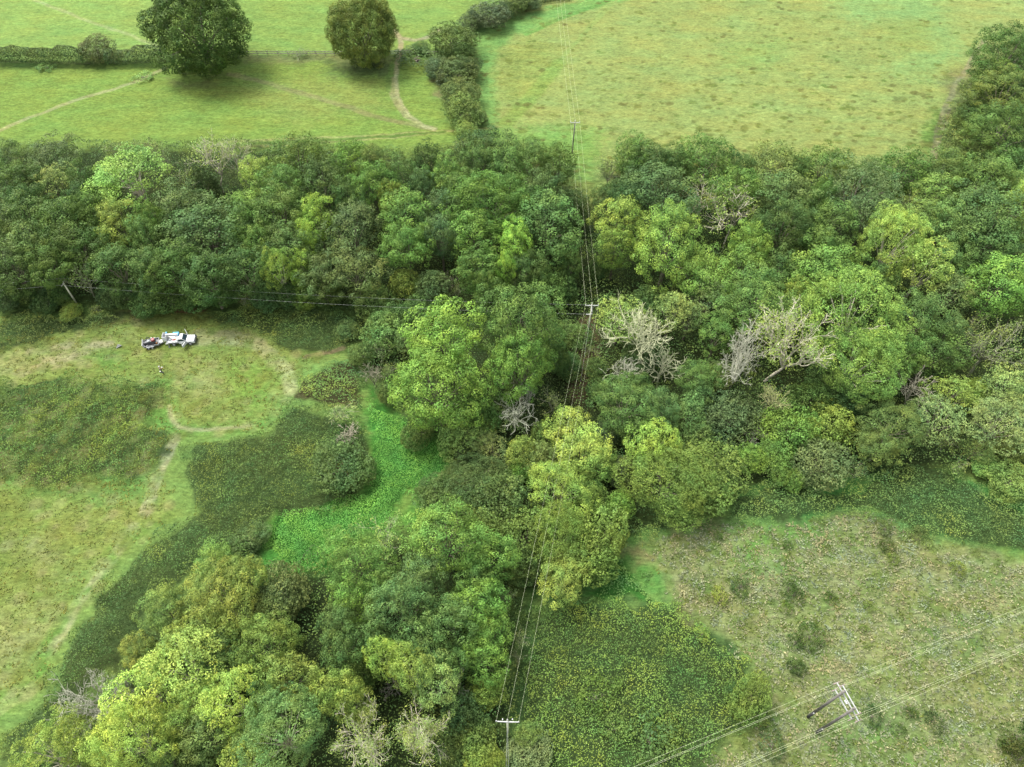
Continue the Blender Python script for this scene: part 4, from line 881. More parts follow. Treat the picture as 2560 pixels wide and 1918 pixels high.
def branching(seed, R, H, levels=4, nl=8, kids=4, r0=.28, rtip=.03, spread=1.0, lean=(0, 0), zf=.28):
    """bare branch work filling an egg-shaped crown; returns tube mesh and twig tips"""
    rng = np.random.default_rng(seed); P0, P1, A, B = [], [], [], []; tips = []
    C = np.array([lean[0], lean[1], H * .6]); E = np.array([R, R, H * .42])
    def bez(a, d, L, ra, rb, nseg):
        p = a.copy(); dd = d.copy()
        for s_ in range(nseg):
            dd = unit(dd + rng.normal(0, .16, 3) + np.array([0, 0, .05])); q = p + dd * L / nseg
            f0, f1_ = s_ / nseg, (s_ + 1) / nseg
            P0.append(p); P1.append(q); A.append(ra + (rb - ra) * f0); B.append(ra + (rb - ra) * f1_); p = q
        return p, dd
    fork, _ = bez(np.zeros(3), unit(np.array([lean[0] * .3, lean[1] * .3, H * .4])), H * zf, r0, r0 * .8, 4)
    def rec(p, d, L, r, lv):
        e, dd = bez(p, d, L, r, max(r * .6, rtip * .8), 3 if lv < levels else 2)
        if lv >= levels: tips.append(e); return
        for q in range(kids if lv > 0 else kids + 1):
            side = unit(np.cross(dd, rng.normal(0, 1, 3))); ang = rng.uniform(.25, .95) * spread
            nd = unit(dd * math.cos(ang) + side * math.sin(ang) + np.array([0, 0, .08]))
            start = p + (e - p) * rng.uniform(.45, 1.0) if q else e
            l2 = L * rng.uniform(.5, .8)
            end = start + nd * l2; k = np.linalg.norm((end - C) / E)
            if k > 1.08: l2 *= max(.3, 1.08 / k)
            rec(start, nd, l2, max(r * .55, rtip), lv + 1)
    for q in range(nl):
        a = q * 6.283 / nl + rng.uniform(-.3, .3); el = rng.uniform(.25, 1.25)
        tgt = C + E * .62 * np.array([math.cos(a) * math.cos(el * .8), math.sin(a) * math.cos(el * .8), math.sin(el) - .35])
        v = tgt - fork; rec(fork, unit(v), np.linalg.norm(v) * .62, r0 * .5, 1)
    V, Q = tubes(P0, P1, A, B, 4)
    return (V, Q), np.array(tips)

def tip_leaves(tips, seed, leaf, per, spread, frac):
    rng = np.random.default_rng(seed); t = tips[rng.random(len(tips)) < frac]
    P = np.repeat(t, per, 0) + rng.normal(0, spread, (len(t) * per, 3)); tn = np.repeat(rng.normal(.5, .12, len(t)), per)
    return leaf_quads(P, np.tile([0, 0, 1.], (len(P), 1)), leaf, rng, .8), quads(len(P)), np.clip(tn + rng.normal(0, .15, len(P)), 0, 1)

# type: base crown radius, base height, variants
BASE = {'oak': (4.2, 15), 'oakb': (7, 17), 'giant': (10.5, 19), 'ash': (4, 15), 'ashb': (7, 17), 'willow': (4, 13), 'willb': (6.5, 15),
        'bush': (2.6, 6), 'bushb': (5.5, 9), 'low': (1.3, 1.8), 'thin': (2.3, 7), 'thinb': (6, 14), 'sparse': (3.5, 14), 'sparseb': (6, 15), 'dead': (3.2, 9), 'deadb': (6, 15)}
SPEC = {'oak': dict(n=7, f1=.46, r2=.80, leaf=.235, zmin=-.8, jit=.30, dens=1.15), 'oakb': dict(n=4, f1=.33, r2=.98, leaf=.25, zmin=-.75, jit=.34, dens=1.15), 'giant': dict(n=2, f1=.26, r2=1.15, leaf=.34, zmin=-.93, jit=.36, n2f=3.2, dens=1.3, r1v=.14),
        'ash': dict(n=3, f1=.36, r2=.62, leaf=.22, gap=.08, dens=1.0, jit=.7, n2f=2.6, tonevar=.8), 'ashb': dict(n=3, f1=.27, r2=.66, leaf=.215, gap=.06, dens=1.0, jit=.7, n2f=2.6, tonevar=.8),
        'willow': dict(n=3, f1=.42, r2=.42, leaf=.22, jit=.9, aspect=1.6, tonevar=.75, dens=.7), 'willb': dict(n=1, f1=.34, r2=.48, leaf=.22, jit=.9, aspect=1.6, tonevar=.75, dens=.7),
        'bush': dict(n=4, f1=.46, r2=.34, leaf=.19, jit=.7, zmin=-.95, dens=1.0, n2f=2.8), 'bushb': dict(n=2, f1=.34, r2=.42, leaf=.17, jit=.7, zmin=-.8, tonevar=.8, dens=.75, n2f=2.8),
        'low': dict(n=4, f1=.55, r2=.30, leaf=.17, jit=1.0, zmin=-.3, gap=.12, r1v=.4, dens=1.0)}
LIB = {}
for ty, (R, H) in BASE.items():
    LIB[ty] = []
    if ty in SPEC:
        sp = dict(SPEC[ty]); n = sp.pop('n')
        for v in range(n):
            rr = random.Random(ty + str(v)); seed = rr.randrange(10 ** 6)
            if ty in ('bush', 'bushb'): zc, rz = H * .50, H * .50
            elif ty == 'low': zc, rz = H * .25, H * .72
            elif ty == 'giant': zc, rz = H * .50, H * .49
            else: zc, rz = H * .60, H * .385
            V, Q, tn, C1 = crown(seed, R, H, zc, rz, **sp)
            mat = M_LEAF if ty in ('oak', 'oakb', 'giant', 'ash', 'ashb') else M_SOFT
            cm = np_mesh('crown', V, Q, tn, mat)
            tv, tq = limbs(seed + 1, C1, H, zc, {'giant': .75, 'oakb': .42, 'ashb': .38, 'willb': .35}.get(ty, .07 if ty == 'low' else .12 if ty == 'bush' else .25), 14 if 'b' in ty else 9)
            tm = np_mesh('trunk', tv, tq, None, M_PALE if 'ash' in ty else M_BARK, smooth=True)
            LIB[ty].append((cm, tm))
    elif ty in ('dead', 'deadb'):
        for v in range(3 if ty == 'dead' else 2):
            (tv, tq), tips = branching(900 + v + len(ty), R, H, 5 if ty == 'deadb' else 4, 8 if ty == 'deadb' else 7, 3, .30 if ty == 'deadb' else .17, .027, 1.2)
            n = len(tq) // 4; first = 4 * 4
            LIB[ty].append((np_mesh('branches', tv, tq, None, M_DEAD), None))
    else:
        kw = {'thin': (3, 6, 3, .09, .022, 10, .20, .30, .9), 'thinb': (4, 9, 3, .3, .028, 9, .24, .45, .95), 'sparse': (4, 7, 3, .17, .028, 9, .24, .32, .62), 'sparseb': (5, 8, 3, .32, .034, 10, .22, .42, .78)}[ty]
        for v in range(1 if ty == 'thinb' else 2):
            (tv, tq), tips = branching(700 + v * 3 + len(ty), R, H, kw[0], kw[1], kw[2], kw[3], kw[4], 1.0)
            lv, lq, ltn = tip_leaves(tips, 50 + v, kw[6], kw[5], kw[7], kw[8])
            LIB[ty].append((np_mesh('foliage', lv, lq, ltn, M_SOFT), np_mesh('branches', tv, tq, None, M_PALE if 'sparse' in ty else M_TWIG)))

NAME = {'oak': 'broadleaf_tree', 'oakb': 'broadleaf_tree', 'giant': 'oak_tree', 'ash': 'ash_tree', 'ashb': 'ash_tree', 'willow': 'willow_tree', 'willb': 'willow_tree', 'bush': 'bush', 'bushb': 'bush',
        'low': 'low_shrub', 'thin': 'twiggy_bush', 'thinb': 'twiggy_tree', 'sparse': 'half_bare_tree', 'sparseb': 'half_bare_tree', 'dead': 'dead_tree', 'deadb': 'dead_tree'}
GROUPS = {'field': None, 'hup': 'bushes in the upper field hedge', 'hdn': 'bushes in the lower field hedge', 'wlb': 'trees of the left wood', 'wlm': 'trees of the left wood', 'wlf': 'trees of the left wood',
          'wsh': 'shrubs on the edge of the left wood', 'wcb': 'trees of the central wood', 'wcm': 'trees of the central wood', 'wcf': 'shrubs at the foot of the central wood',
          'rwb': 'trees of the right wood', 'rwm': 'trees of the right wood', 'rwt': 'trees of the right wood', 'rwf': 'trees of the right wood', 'tr': 'trees of the top right corner',
          'isl': 'trees beside the nettle bed', 'ctr': 'trees and shrubs below the central pole', 'csc': 'scrub under the wires', 'rde': 'trees around the pale dead trees', 'rsc': 'scrub edge of the right wood',
          'glf': 'trees of the lower left copse', 'gyl': 'pale trees at the bottom left', 'hcp': 'trees of the lower central copse', 'hbt': 'trees along the bottom edge', 'mdw': 'small shrubs in the rough meadow', 'brm': 'shrubs in the lower right brambles'}
rt = random.Random(77)
cnt = {}
for row in TREES.strip().split('\n'):
    ty, x, y, R, H, col, zone, label = row.split('|')
    x, y, R, H = float(x), float(y), float(R), float(H)
    v = cnt.get(ty, 0) % len(LIB[ty]); cnt[ty] = cnt.get(ty, 0) + 1
    main, sub = LIB[ty][v]; bR, bH = BASE[ty]
    e = empty(NAME[ty], (x, y, 0), rt.uniform(0, 6.283))
    k = rt.uniform(.84, 1.18) if ty != 'giant' else 1.0; e.scale = (R / bR * k, R / bR / k, H / bH)
    cat = 'bush' if ty in ('bush', 'bushb', 'thin') else 'shrub' if ty == 'low' else 'tree'
    tag(e, label, cat, GROUPS[zone])
    if ty.startswith('dead'):
        c = link('branches', main, None, e); c.color = (*lin(col, .62), 1)
    else:
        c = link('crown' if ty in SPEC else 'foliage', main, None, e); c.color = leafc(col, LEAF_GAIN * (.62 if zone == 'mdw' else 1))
        link('trunk' if ty in SPEC else 'branches', sub, None, e)

# ---------------------------------------------------------------- thickets, nettles, hedges, undergrowth, tall grass
def scatter(P, dens, seed, step_noise=0):
    rng = np.random.default_rng(seed); A = np.array(P)
    x0, y0 = np.maximum(A.min(0), [-112 if A[:, 1].min() < 120 else -158, 10]); x1, y1 = np.minimum(A.max(0), [158, 226])
    n = int((x1 - x0) * (y1 - y0) * dens); x = rng.uniform(x0, x1, n); y = rng.uniform(y0, y1, n)
    # keep only what lies inside the strip of land the photograph can see, plus a margin
    vis = np.abs(x) < (.70 * (y * .595 + 84.4) + 9)
    x, y = x[vis], y[vis]
    qx = x + (vnoise(x, y, 3., seed + 1) - .5) * 4.2 + (vnoise(x, y, .9, seed + 3) - .5) * 1.2; qy = y + (vnoise(x, y, 3., seed + 2) - .5) * 4.2 + (vnoise(x, y, .9, seed + 4) - .5) * 1.2
    d = sdist(qx, qy, P); ok = d > rng.uniform(-.3, 1.6, len(x)) * vnoise(x, y, 1.7, seed + 7)
    return x[ok], y[ok], d[ok], rng

def thicket(name, c, h, P, dens, leaf, seed, jit=.6, tv=1.0, aspect=1.1, gain=1.0, lump=2.2, fall=1.5, mat=None):
    x, y, d, rng = scatter(P, dens, seed)
    lum = vnoise(x, y, lump * 2.2, seed + 14) * .5 + vnoise(x, y, lump, seed + 11) * .3 + vnoise(x, y, lump * .36, seed + 12) * .3
    z = h * np.clip(d / fall, 0, 1) ** .6 * (.22 + 1.1 * lum) * rng.uniform(.84, 1.05, len(x)) + .06
    e = .25
    dzx = vnoise(x + e, y, lump, seed + 11) - vnoise(x - e, y, lump, seed + 11); dzy = vnoise(x, y + e, lump, seed + 11) - vnoise(x, y - e, lump, seed + 11)
    Nn = unit(np.stack([-dzx * h * 1.0, -dzy * h * 1.0, np.full(len(x), .8)], 1))
    tone = np.clip(.5 + (vnoise(x, y, 4.5, seed + 13) - .5) * .8 + (vnoise(x, y, .8, seed + 15) - .5) * .5 + rng.normal(0, .12, len(x)) * tv, 0, 1)
    V = leaf_quads(np.stack([x, y, z], 1), Nn, leaf, rng, jit, aspect)
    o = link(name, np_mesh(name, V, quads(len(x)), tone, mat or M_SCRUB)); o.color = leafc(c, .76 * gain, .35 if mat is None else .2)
    return o

for n, (nm, c, h, dens, leaf, kind, P, label) in enumerate(THICKETS):
    o = thicket(nm, c, h, P, dens, leaf, 200 + n * 20, jit=.75 if kind == 'bramble' else .35, gain=.95 if kind == 'nettle' else 1, tv=.6 if kind == 'nettle' else 1, mat=M_SOFT if kind == 'nettle' else None)
    tag(o, label, {'bramble': 'brambles', 'nettle': 'nettles', 'fern': 'ferns'}[kind], kind='stuff')

FOREST = [p for k, c, s_, w_, p in GROUND if c == '47552f'][0]
o = thicket('undergrowth', '4e7040', 3.6, FOREST, 14, .29, 900, jit=.7, lump=3.5, gain=1.0)
tag(o, 'dark leafy undergrowth between the trees of the woods', 'undergrowth', kind='stuff')

for n, (c, h, line, width, label) in enumerate(HEDGES):
    L_ = np.array(line); up = [(a, b + width * .5) for a, b in line]; dn = [(a, b - width * .5) for a, b in line][::-1]
    e = empty('hedge', (0, 0, 0)); tag(e, label, 'hedge', 'field hedges')
    rng = np.random.default_rng(400 + n); P = up + dn; Ps, Ns = [], []
    for a, b in zip(L_[:-1], L_[1:]):
        ln = np.linalg.norm(b - a); m = int(ln * (width + 2 * h) * 26); t = rng.random(m)[:, None]; u = rng.uniform(-1, 1, m)
        base = a + (b - a) * t; hh = h * (.8 + .4 * vnoise(base[:, 0], base[:, 1], 2.5, 5 + n)); ang = u * 1.9
        Ps.append(np.stack([base[:, 0], base[:, 1] + np.sin(ang) * width * .5 * rng.uniform(.8, 1.1, m), np.maximum(.1, hh * (.42 + .58 * np.cos(ang)))], 1))
        Ns.append(np.stack([np.zeros(m), np.sin(ang), np.cos(ang) + .2], 1))
    Ps = np.concatenate(Ps); Ns = np.concatenate(Ns)
    f = link('foliage', np_mesh('hedge_foliage', leaf_quads(Ps, Ns, .3, rng, .7), quads(len(Ps)), np.clip(rng.normal(.5, .22, len(Ps)), 0, 1), M_SCRUB), None, e)
    f.color = leafc(c, LEAF_GAIN * 1.05)
    tb = [[p[0], p[1], 0] for p in np.concatenate([a + (b - a) * np.linspace(0, 1, 12)[:, None] for a, b in zip(L_[:-1], L_[1:])])]
    tb = np.array(tb); tv, tq = tubes(tb, tb + np.array([.1, .1, h * .8]), np.full(len(tb), .06), np.full(len(tb), .03), 4)
    link('stems', np_mesh('hedge_stems', tv, tq, None, M_BARK), None, e)

def tussocks(name, P, dens, c, seed, label, hgt=.3, size=.3):
    x, y, d, rng = scatter(P, dens, seed); k = vnoise(x, y, 3., seed + 5); keep = rng.random(len(x)) < .25 + 1.1 * k; x, y = x[keep], y[keep]
    m = 4; n = len(x) * m; X2 = np.repeat(x, m) + rng.normal(0, .22, n); Y2 = np.repeat(y, m) + rng.normal(0, .22, n)
    dx, dy = X2 - np.repeat(x, m), Y2 - np.repeat(y, m)
    Nn = unit(np.stack([dx * 1.5, dy * 1.5, np.full(n, .7)], 1)); z = hgt * rng.uniform(.5, 1, n) - np.hypot(dx, dy) * .3
    tn = np.clip(np.repeat(rng.normal(.5, .2, len(x)), m) + rng.normal(0, .12, n), 0, 1)
    o = link(name, np_mesh(name, leaf_quads(np.stack([X2, Y2, np.maximum(z, .06)], 1), Nn, size, rng, .35, 1.5), quads(n), tn, M_SOFT)); o.color = (*lin(c, GROUND_GAIN * 1.15), 1)
    tag(o, label, 'grass', kind='stuff')
tussocks('tall_grass', MEADOW, 4.5, 'c0c69a', 950, 'straw coloured tall grass tufts over the rough meadow at lower right')
tussocks('tall_grass', MEADOW, 2.0, '8aa24e', 960, 'green grass tufts between the straw ones in the rough meadow', .25, .3)
tussocks('tall_grass', LOWFIELD, 1.6, 'a0ad54', 970, 'rough olive grass tufts over the clearing and the lower left field', .18, .28)

# ---------------------------------------------------------------- small builders
import bmesh
from mathutils import Matrix

class MB:
    def __init__(self): self.bm = bmesh.new()
    def box(self, c, s, rz=0, ry=0, rx=0, bevel=0.0, taper=None):
        M = Matrix.Translation(c) @ Matrix.Rotation(rz, 4, 'Z') @ Matrix.Rotation(ry, 4, 'Y') @ Matrix.Rotation(rx, 4, 'X')
        r = bmesh.ops.create_cube(self.bm, size=1.0); vs = r['verts']
        for v in vs:
            k = taper if (taper and v.co.z > 0) else (1, 1)
            v.co = Vector((v.co.x * s[0] * k[0], v.co.y * s[1] * k[1], v.co.z * s[2]))
        if bevel:
            es = list({e for v in vs for e in v.link_edges}); b = bmesh.ops.bevel(self.bm, geom=es, offset=bevel, segments=2, affect='EDGES', profile=.6)
            vs = list({v for f in b['faces'] for v in f.verts} | {v for v in vs if v.is_valid})
        for v in vs: v.co = M @ v.co
        return self
    def tube(self, a, b, r0, r1=None, n=10):
        a, b = Vector(a), Vector(b); d = b - a; r1 = r0 if r1 is None else r1
        q = d.to_track_quat('Z', 'Y').to_matrix().to_4x4()
        bmesh.ops.create_cone(self.bm, cap_ends=True, segments=n, radius1=r0, radius2=r1, depth=d.length, matrix=Matrix.Translation((a + b) / 2) @ q)
        return self
    def ball(self, c, r, s=(1, 1, 1)):
        bmesh.ops.create_icosphere(self.bm, subdivisions=2, radius=r, matrix=Matrix.Translation(c) @ Matrix.Diagonal((*s, 1))); return self
    def prof(self, pts_, y0, y1, inset=0.0):
        """side outline in x-z, swept across the width with its upper corners drawn in"""
        zs = [p[1] for p in pts_]; lo, hi = min(zs), max(zs)
        def yy(z, y, sgn): return y - sgn * inset * max(0, (z - lo) / (hi - lo)) ** 2
        A = [self.bm.verts.new((x, yy(z, y0, -1), z)) for x, z in pts_]; B = [self.bm.verts.new((x, yy(z, y1, 1), z)) for x, z in pts_]
        self.bm.faces.new(A); self.bm.faces.new(B[::-1]); n = len(A)
        for i in range(n): self.bm.faces.new((A[i], B[i], B[(i + 1) % n], A[(i + 1) % n]))
        return self
    def build(self, name, mat, parent=None, smooth=False, bevel=0.0):
        bmesh.ops.recalc_face_normals(self.bm, faces=self.bm.faces); me = bpy.data.meshes.new(name); self.bm.to_mesh(me); self.bm.free()
        if smooth: me.polygons.foreach_set('use_smooth', [True] * len(me.polygons))
        o = link(name, me, mat, parent)
        if bevel:
            m = o.modifiers.new('bevel', 'BEVEL'); m.width = bevel; m.segments = 2; m.limit_method = 'ANGLE'
        return o

MW = plain('white_paint', (.52, .53, .54), .35); MG = plain('galvanised_steel', (.20, .21, .215), .55, .3); MK = plain('black_rubber', (.025, .025, .027), .8)
MDK = plain('dark_machine', (.06, .065, .07), .5); MRED = plain('red_paint', (.17, .012, .016), .4); MBLUE = plain('bright_blue', (.03, .22, .38), .45); MGLASS = plain('dark_glass', (.02, .035, .045), .08)
MORG = plain('orange_plastic', (.45, .19, .03), .5); MPINK = plain('faded_red_cloth', (.40, .18, .19), .8); MGREY = plain('grey_plastic', (.30, .33, .34), .6); MSEAT = plain('dark_seat', (.05, .05, .06), .8)
MPOLE = bark_mat('weathered_pole_wood', '4c4945', '6c6863', 2.0); MPOLE2 = bark_mat('tarred_pole_foot', '262626', '383838', 2.0); MPOLE3 = bark_mat('green_pole_wood', '9a9c84', 'b4b59c', 2.0)
MARM = plain('pale_steel_arm', (.27, .28, .26), .6, .1); MINS = plain('white_insulator', (.42, .42, .42), .3); MINSB = plain('brown_insulator', (.22, .17, .16), .3)
MWIRE = plain('bright_aluminium_wire', (.48, .52, .32), .6, .0); MWIRE2 = plain('grey_wire', (.36, .38, .34), .6, .0); MFENCE = bark_mat('weathered_rail', '6c6761', '8f8a82', 4.0)

# ---------------------------------------------------------------- power lines
def wire(name, label, pts_, sag, r=.0085, mat=None, group=None, segs=24):
    P0, P1 = [], []
    for a, b in zip(pts_[:-1], pts_[1:]):
        a, b = np.array(a, float), np.array(b, float); t = np.linspace(0, 1, segs + 1)[:, None]
        q = a + (b - a) * t; q[:, 2] -= (4 * sag * t * (1 - t))[:, 0]; P0.append(q[:-1]); P1.append(q[1:])
    P0, P1 = np.concatenate(P0), np.concatenate(P1); V, Q = tubes(P0, P1, np.full(len(P0), r), np.full(len(P0), r), 5)
    o = link(name, np_mesh(name, V, Q, None, mat or MWIRE, True)); tag(o, label, 'wire', group); return o

def t_pole(x, y, h, ax, arm, label, lean=(0, 0), ins_ahead=1, rad=.16, pole_mat=None):
    e = empty('power_pole', (x, y, 0)); tag(e, label, 'power pole', 'wooden power poles')
    MB().tube((0, 0, 0), (lean[0], lean[1], h), rad, rad * .68, 12).build('pole', pole_mat or MPOLE, e, True)
    dx, dy = math.cos(ax), math.sin(ax); tp = Vector((lean[0], lean[1], h)); heads = []
    a = MB().box((tp.x, tp.y - .16, h - .22), (arm, .12, .13), rz=ax); a.build('crossarm', MARM, e)
    MB().tube((tp.x + dx * arm * .3, tp.y - .16 + dy * arm * .3, h - .28), (tp.x, tp.y - .14, h - .95), .03).tube((tp.x - dx * arm * .3, tp.y - .16 - dy * arm * .3, h - .28), (tp.x, tp.y - .14, h - .95), .03).build('brace', MG, e)
    for k in (-1, 0, 1):
        px_, py_ = tp.x + dx * arm * .47 * k, tp.y - .16 + dy * arm * .47 * k; z0 = h - .15 if k else h
        if not k: px_, py_ = tp.x, tp.y
        m = MB().tube((px_, py_, z0), (px_, py_, z0 + .12), .03)
        for q in range(3): m.tube((px_, py_, z0 + .12 + q * .08), (px_, py_, z0 + .19 + q * .08), .10 - q * .015, .05)
        m.build('insulator', MINS if ins_ahead else MINSB, e, True); heads.append((x + px_, y + py_, z0 + .38))
    return e, heads

far, hf = t_pole(13.97, 144.3, 8.4, 0.0, 2.15, 'slim wooden power pole with one crossarm standing in the open pasture', (.15, .1))
mid, hm = t_pole(14.2, 88.6, 9.0, 0.0, 2.4, 'wooden power pole with crossarm where the two side wires join, in the centre', (0, 0), pole_mat=MPOLE3)
bot, hb = t_pole(-.55, 20.0, 9.2, -.03, 2.9, 'wooden power pole with pale crossarm at the bottom edge of the picture', (0, 0), pole_mat=MPOLE3)
MB().box((0, -1.15, 7.75), (.16, .16, .16)).box((-.02, -.6, 8.45), (.13, 1.2, .12), rx=.5).box((-.45, -1.2, 7.6), (1.1, .12, .12)).build('side_arm', MARM, mid)
MB().tube((-.6, .1, 8.9), (-.6, .1, 9.2), .07).tube((.6, .1, 8.9), (.6, .1, 9.2), .07).build('surge_arrester', MINS, bot)
names = ['left', 'middle', 'right']
for k in range(3):
    hh = hf[k]; north = (hh[0] - 1.7, 232, 9.2)
    wire('power_wire', f'{names[k]} one of three pale wires from the pasture pole to the top edge', [hh, north], 1.0, group='wires over the pasture')
    wire('power_wire', f'{names[k]} one of three pale wires between the pasture pole and the central pole', [hm[k], hh], .7, group='wires through the gap in the wood')
    wire('power_wire', f'{names[k]} one of three wires between the central pole and the bottom pole', [hb[k], hm[k]], .9, .007, group='wires above the central scrub')
for k in (-1, 1):
    wire('stay_wire', ('left' if k < 0 else 'right') + ' grey stay wire running down from the bottom pole', [(-.55, 19.9, 8.6), (-.6 + .25 * k, 12.5, 0)], 0, .015, MWIRE2, 'stay wires of the bottom pole')
wire('stay_wire', 'grey stay wire slanting down from the central pole', [(14.2, 88.5, 8.2), (12.0, 76.5, 0)], 0, .015, MWIRE2)

# leaning look of the left pole comes from the wide view; its two wires run to the central pole and off the left edge
e = empty('power_pole', (-84.1, 96.4, 0)); tag(e, 'pale wooden power pole alone in brambles at the left edge of the wood', 'power pole', 'wooden power poles')
MB().tube((0, 0, 0), (0.25, 0, 6.6), .19, .12, 12).build('pole', MPOLE3, e, True)
MB().box((.25, 0, 6.35), (.1, 1.9, .1)).build('crossarm', MARM, e)
for s_ in (-1, 1): MB().tube((.25, s_ * .88, 6.4), (.25, s_ * .88, 6.62), .07, .05).build('insulator', MINSB, e, True)
lp = [(-83.85, 96.4 + .88, 6.65), (-83.85, 96.4 - .88, 6.65)]
for k, nm in enumerate(['upper', 'lower']):
    end = [(hm[0][0], hm[0][1] + .1, 8.85), (13.5, 87.4, 7.65)][k]
    wire('side_wire', f'{nm} one of two thin grey wires from the left pole to the central pole', [lp[k], end], 1.1, .009, MWIRE2, 'two side wires')
    wire('side_wire', f'{nm} one of two thin grey wires from the left pole off the left edge', [(lp[k][0] - 40, lp[k][1] - 3.4, 6.8), lp[k]], .5, .016, MWIRE2, 'two side wires')

# H-shaped double pole with three crossarms, lower right
hp = empty('double_power_pole', (39.9, 21.3, 0)); tag(hp, 'double wooden power pole with three pale crossarms standing in the rough meadow', 'power pole')
ad = Vector((.316, -.949, 0)); wdv = Vector((.942, .336, 0)); ta, tb = Vector((-.38, 1.0, 0)), Vector((.28, -.92, 0))
for t_ in (ta, tb):
    MB().tube((t_.x, t_.y, 2.6), (t_.x, t_.y, 13.4), .185, .15, 14).build('pole', MPOLE, hp, True)
    MB().tube((t_.x, t_.y, 0), (t_.x, t_.y, 2.6), .20, .187, 14).build('pole_foot', MPOLE2, hp, True)
    MB().box((t_.x - .15, t_.y - .14, 2.75), (.12, .10, .22)).build('marker_plate', MINS, hp)
ca_ = math.atan2(ad.y, ad.x)
arms = [(13.25, 3.35, Vector((0, 0, 0))), (12.3, 4.5, Vector((-.0, 0, 0))), (10.9, 3.5, Vector((0, 0, 0)))]
ctr = (ta + tb) / 2
for z, Ln, off in arms:
    for sgn in (1,):
        MB().box((ctr.x + wdv.x * .2 * sgn, ctr.y + wdv.y * .2 * sgn, z), (Ln, .13, .14), rz=ca_).build('crossarm', MARM, hp)
    for s_ in (-1, 1):
        p = ctr + ad * (s_ * Ln * .5) + wdv * .2; q0 = Vector((p.x, p.y, z - .05)); m = MB().tube(q0, q0 + Vector((0, 0, -.12)), .03); a0 = q0 - wdv * .42 + Vector((0, 0, -.1)); b0 = q0 + wdv * .42 + Vector((0, 0, -.1))
        m.tube(a0, b0, .045, .045, 8)
        for q in range(5): c_ = a0.lerp(b0, (q + .5) / 5); m.tube(c_ - wdv * .03, c_ + wdv * .03, .08, .08, 8)
        m.build('insulator', MINSB, hp, True)
        W = Vector((39.9, 21.3, 0)) + Vector((p.x, p.y, z - .15)); L_ = W - wdv * 62; Rr = W + wdv * 75
        nm = {13.25: 'upper', 12.3: 'middle', 10.9: 'lower'}[z]; side = 'far' if s_ < 0 else 'near'
        wire('power_wire', f'{side} side wire on the {nm} crossarm of the double pole', [tuple(L_), tuple(W), tuple(Rr)], .35, .0075, group='six wires of the double pole')
MB().box((ctr.x - .05, ctr.y, 12.3), (.45, .16, .18), rz=ca_).build('tie_plate', MINS, hp)

# ---------------------------------------------------------------- post and rail fence and the loose board
FENCE_A = [(-72.9, 186.3), (-68.1, 187.1), (-59.8, 186.9), (-47.4, 186.9), (-41.7, 186.8), (-33.2, 187.2)]
FENCE_B = [(-29.3, 187.1), (-26, 187.9), (-22.5, 187.2), (-18.8, 186.6)]
GATE_AT = (-31.2, 187.3, 0)
def fence(FP, label):
    e = empty('rail_fence', (FP[0][0], FP[0][1], 0)); tag(e, label, 'fence', 'rail fences beside the oaks'); o0 = Vector((FP[0][0], FP[0][1], 0)); ps = []
    for a, b in zip(FP[:-1], FP[1:]):
        a, b = Vector((*a, 0)), Vector((*b, 0)); n = max(1, round((b - a).length / 2.4))
        for k in range(n): ps.append(a.lerp(b, k / n) - o0)
    ps.append(Vector((*FP[-1], 0)) - o0)
    for p in ps: MB().box((p.x, p.y, .62), (.13, .11, 1.25)).build('post', MFENCE, e)
    for z in (.55, 1.08):
        m = MB()
        for a, b in zip(ps[:-1], ps[1:]):
            d = b - a; m.box(((a.x + b.x) / 2, (a.y + b.y) / 2 - .085, z), (d.length + .02, .05, .15), rz=math.atan2(d.y, d.x))
        m.build('rail', MFENCE, e)
fence(FENCE_A, 'long weathered grey rail fence running between the two field oaks')
fence(FENCE_B, 'short weathered grey rail fence between the field track and the tall hedge bush')
g = empty('field_gate', GATE_AT); tag(g, 'grey metal field gate across the track beside the olive brown oak', 'gate')
for z in (.2, .45, .7, .95, 1.15): MB().tube((-1.6, 0, z), (1.6, 0, z), .035).build('bar', MG, g)
for x_ in (-1.65, 1.65): MB().box((x_, 0, .65), (.16, .16, 1.3)).build('gate_post', MFENCE, g)
tag(MB().box((-18.9, 174.5, .12), (1.0, .35, .05), rz=.3).build('loose_board', MW), 'small white board lying at the foot of the hedge bushes', 'board')

# ---------------------------------------------------------------- pickup with lifting boom
tk = empty('pickup_truck', (-61.35, 87.35, 0), R_(5)); tag(tk, 'white pickup with folded lifting boom and both cab doors open, in the clearing', 'pickup')
tk.scale = (.96, .96, .96)
MB().prof([(2.58, .45), (2.62, .72), (2.45, .98), (1.15, 1.08), (.62, 1.10), (-.42, 1.10), (-.42, .45)], -.88, .88, .06).build('body', MW, tk, True, .05)
MB().prof([(1.08, 1.08), (.42, 1.66), (-.28, 1.68), (-.42, 1.10)], -.80, .80, .12).build('cab_glass', MGLASS, tk)
MB().prof([(.50, 1.63), (.30, 1.74), (-.30, 1.75), (-.44, 1.62)], -.76, .76, .08).build('cab_roof', MW, tk, True, .03)
for s_ in (-1, 1):
    MB().tube((1.12, s_ * .80, 1.09), (.44, s_ * .70, 1.66), .045, .04, 6).tube((-.42, s_ * .8, 1.1), (-.36, s_ * .7, 1.66), .07, .06, 6).build('cab_pillar', MW, tk)
MB().box((.45, 0, 1.06), (.5, 1.2, .12)).box((-.05, -.38, 1.18), (.5, .5, .35), bevel=.05).box((-.05, .38, 1.18), (.5, .5, .35), bevel=.05).build('seats', MSEAT, tk)
MB().box((2.62, 0, .62), (.16, 1.7, .34), bevel=.05).build('front_bumper', MDK, tk)
MB().box((2.58, 0, .86), (.06, .9, .16)).build('grille', MDK, tk)
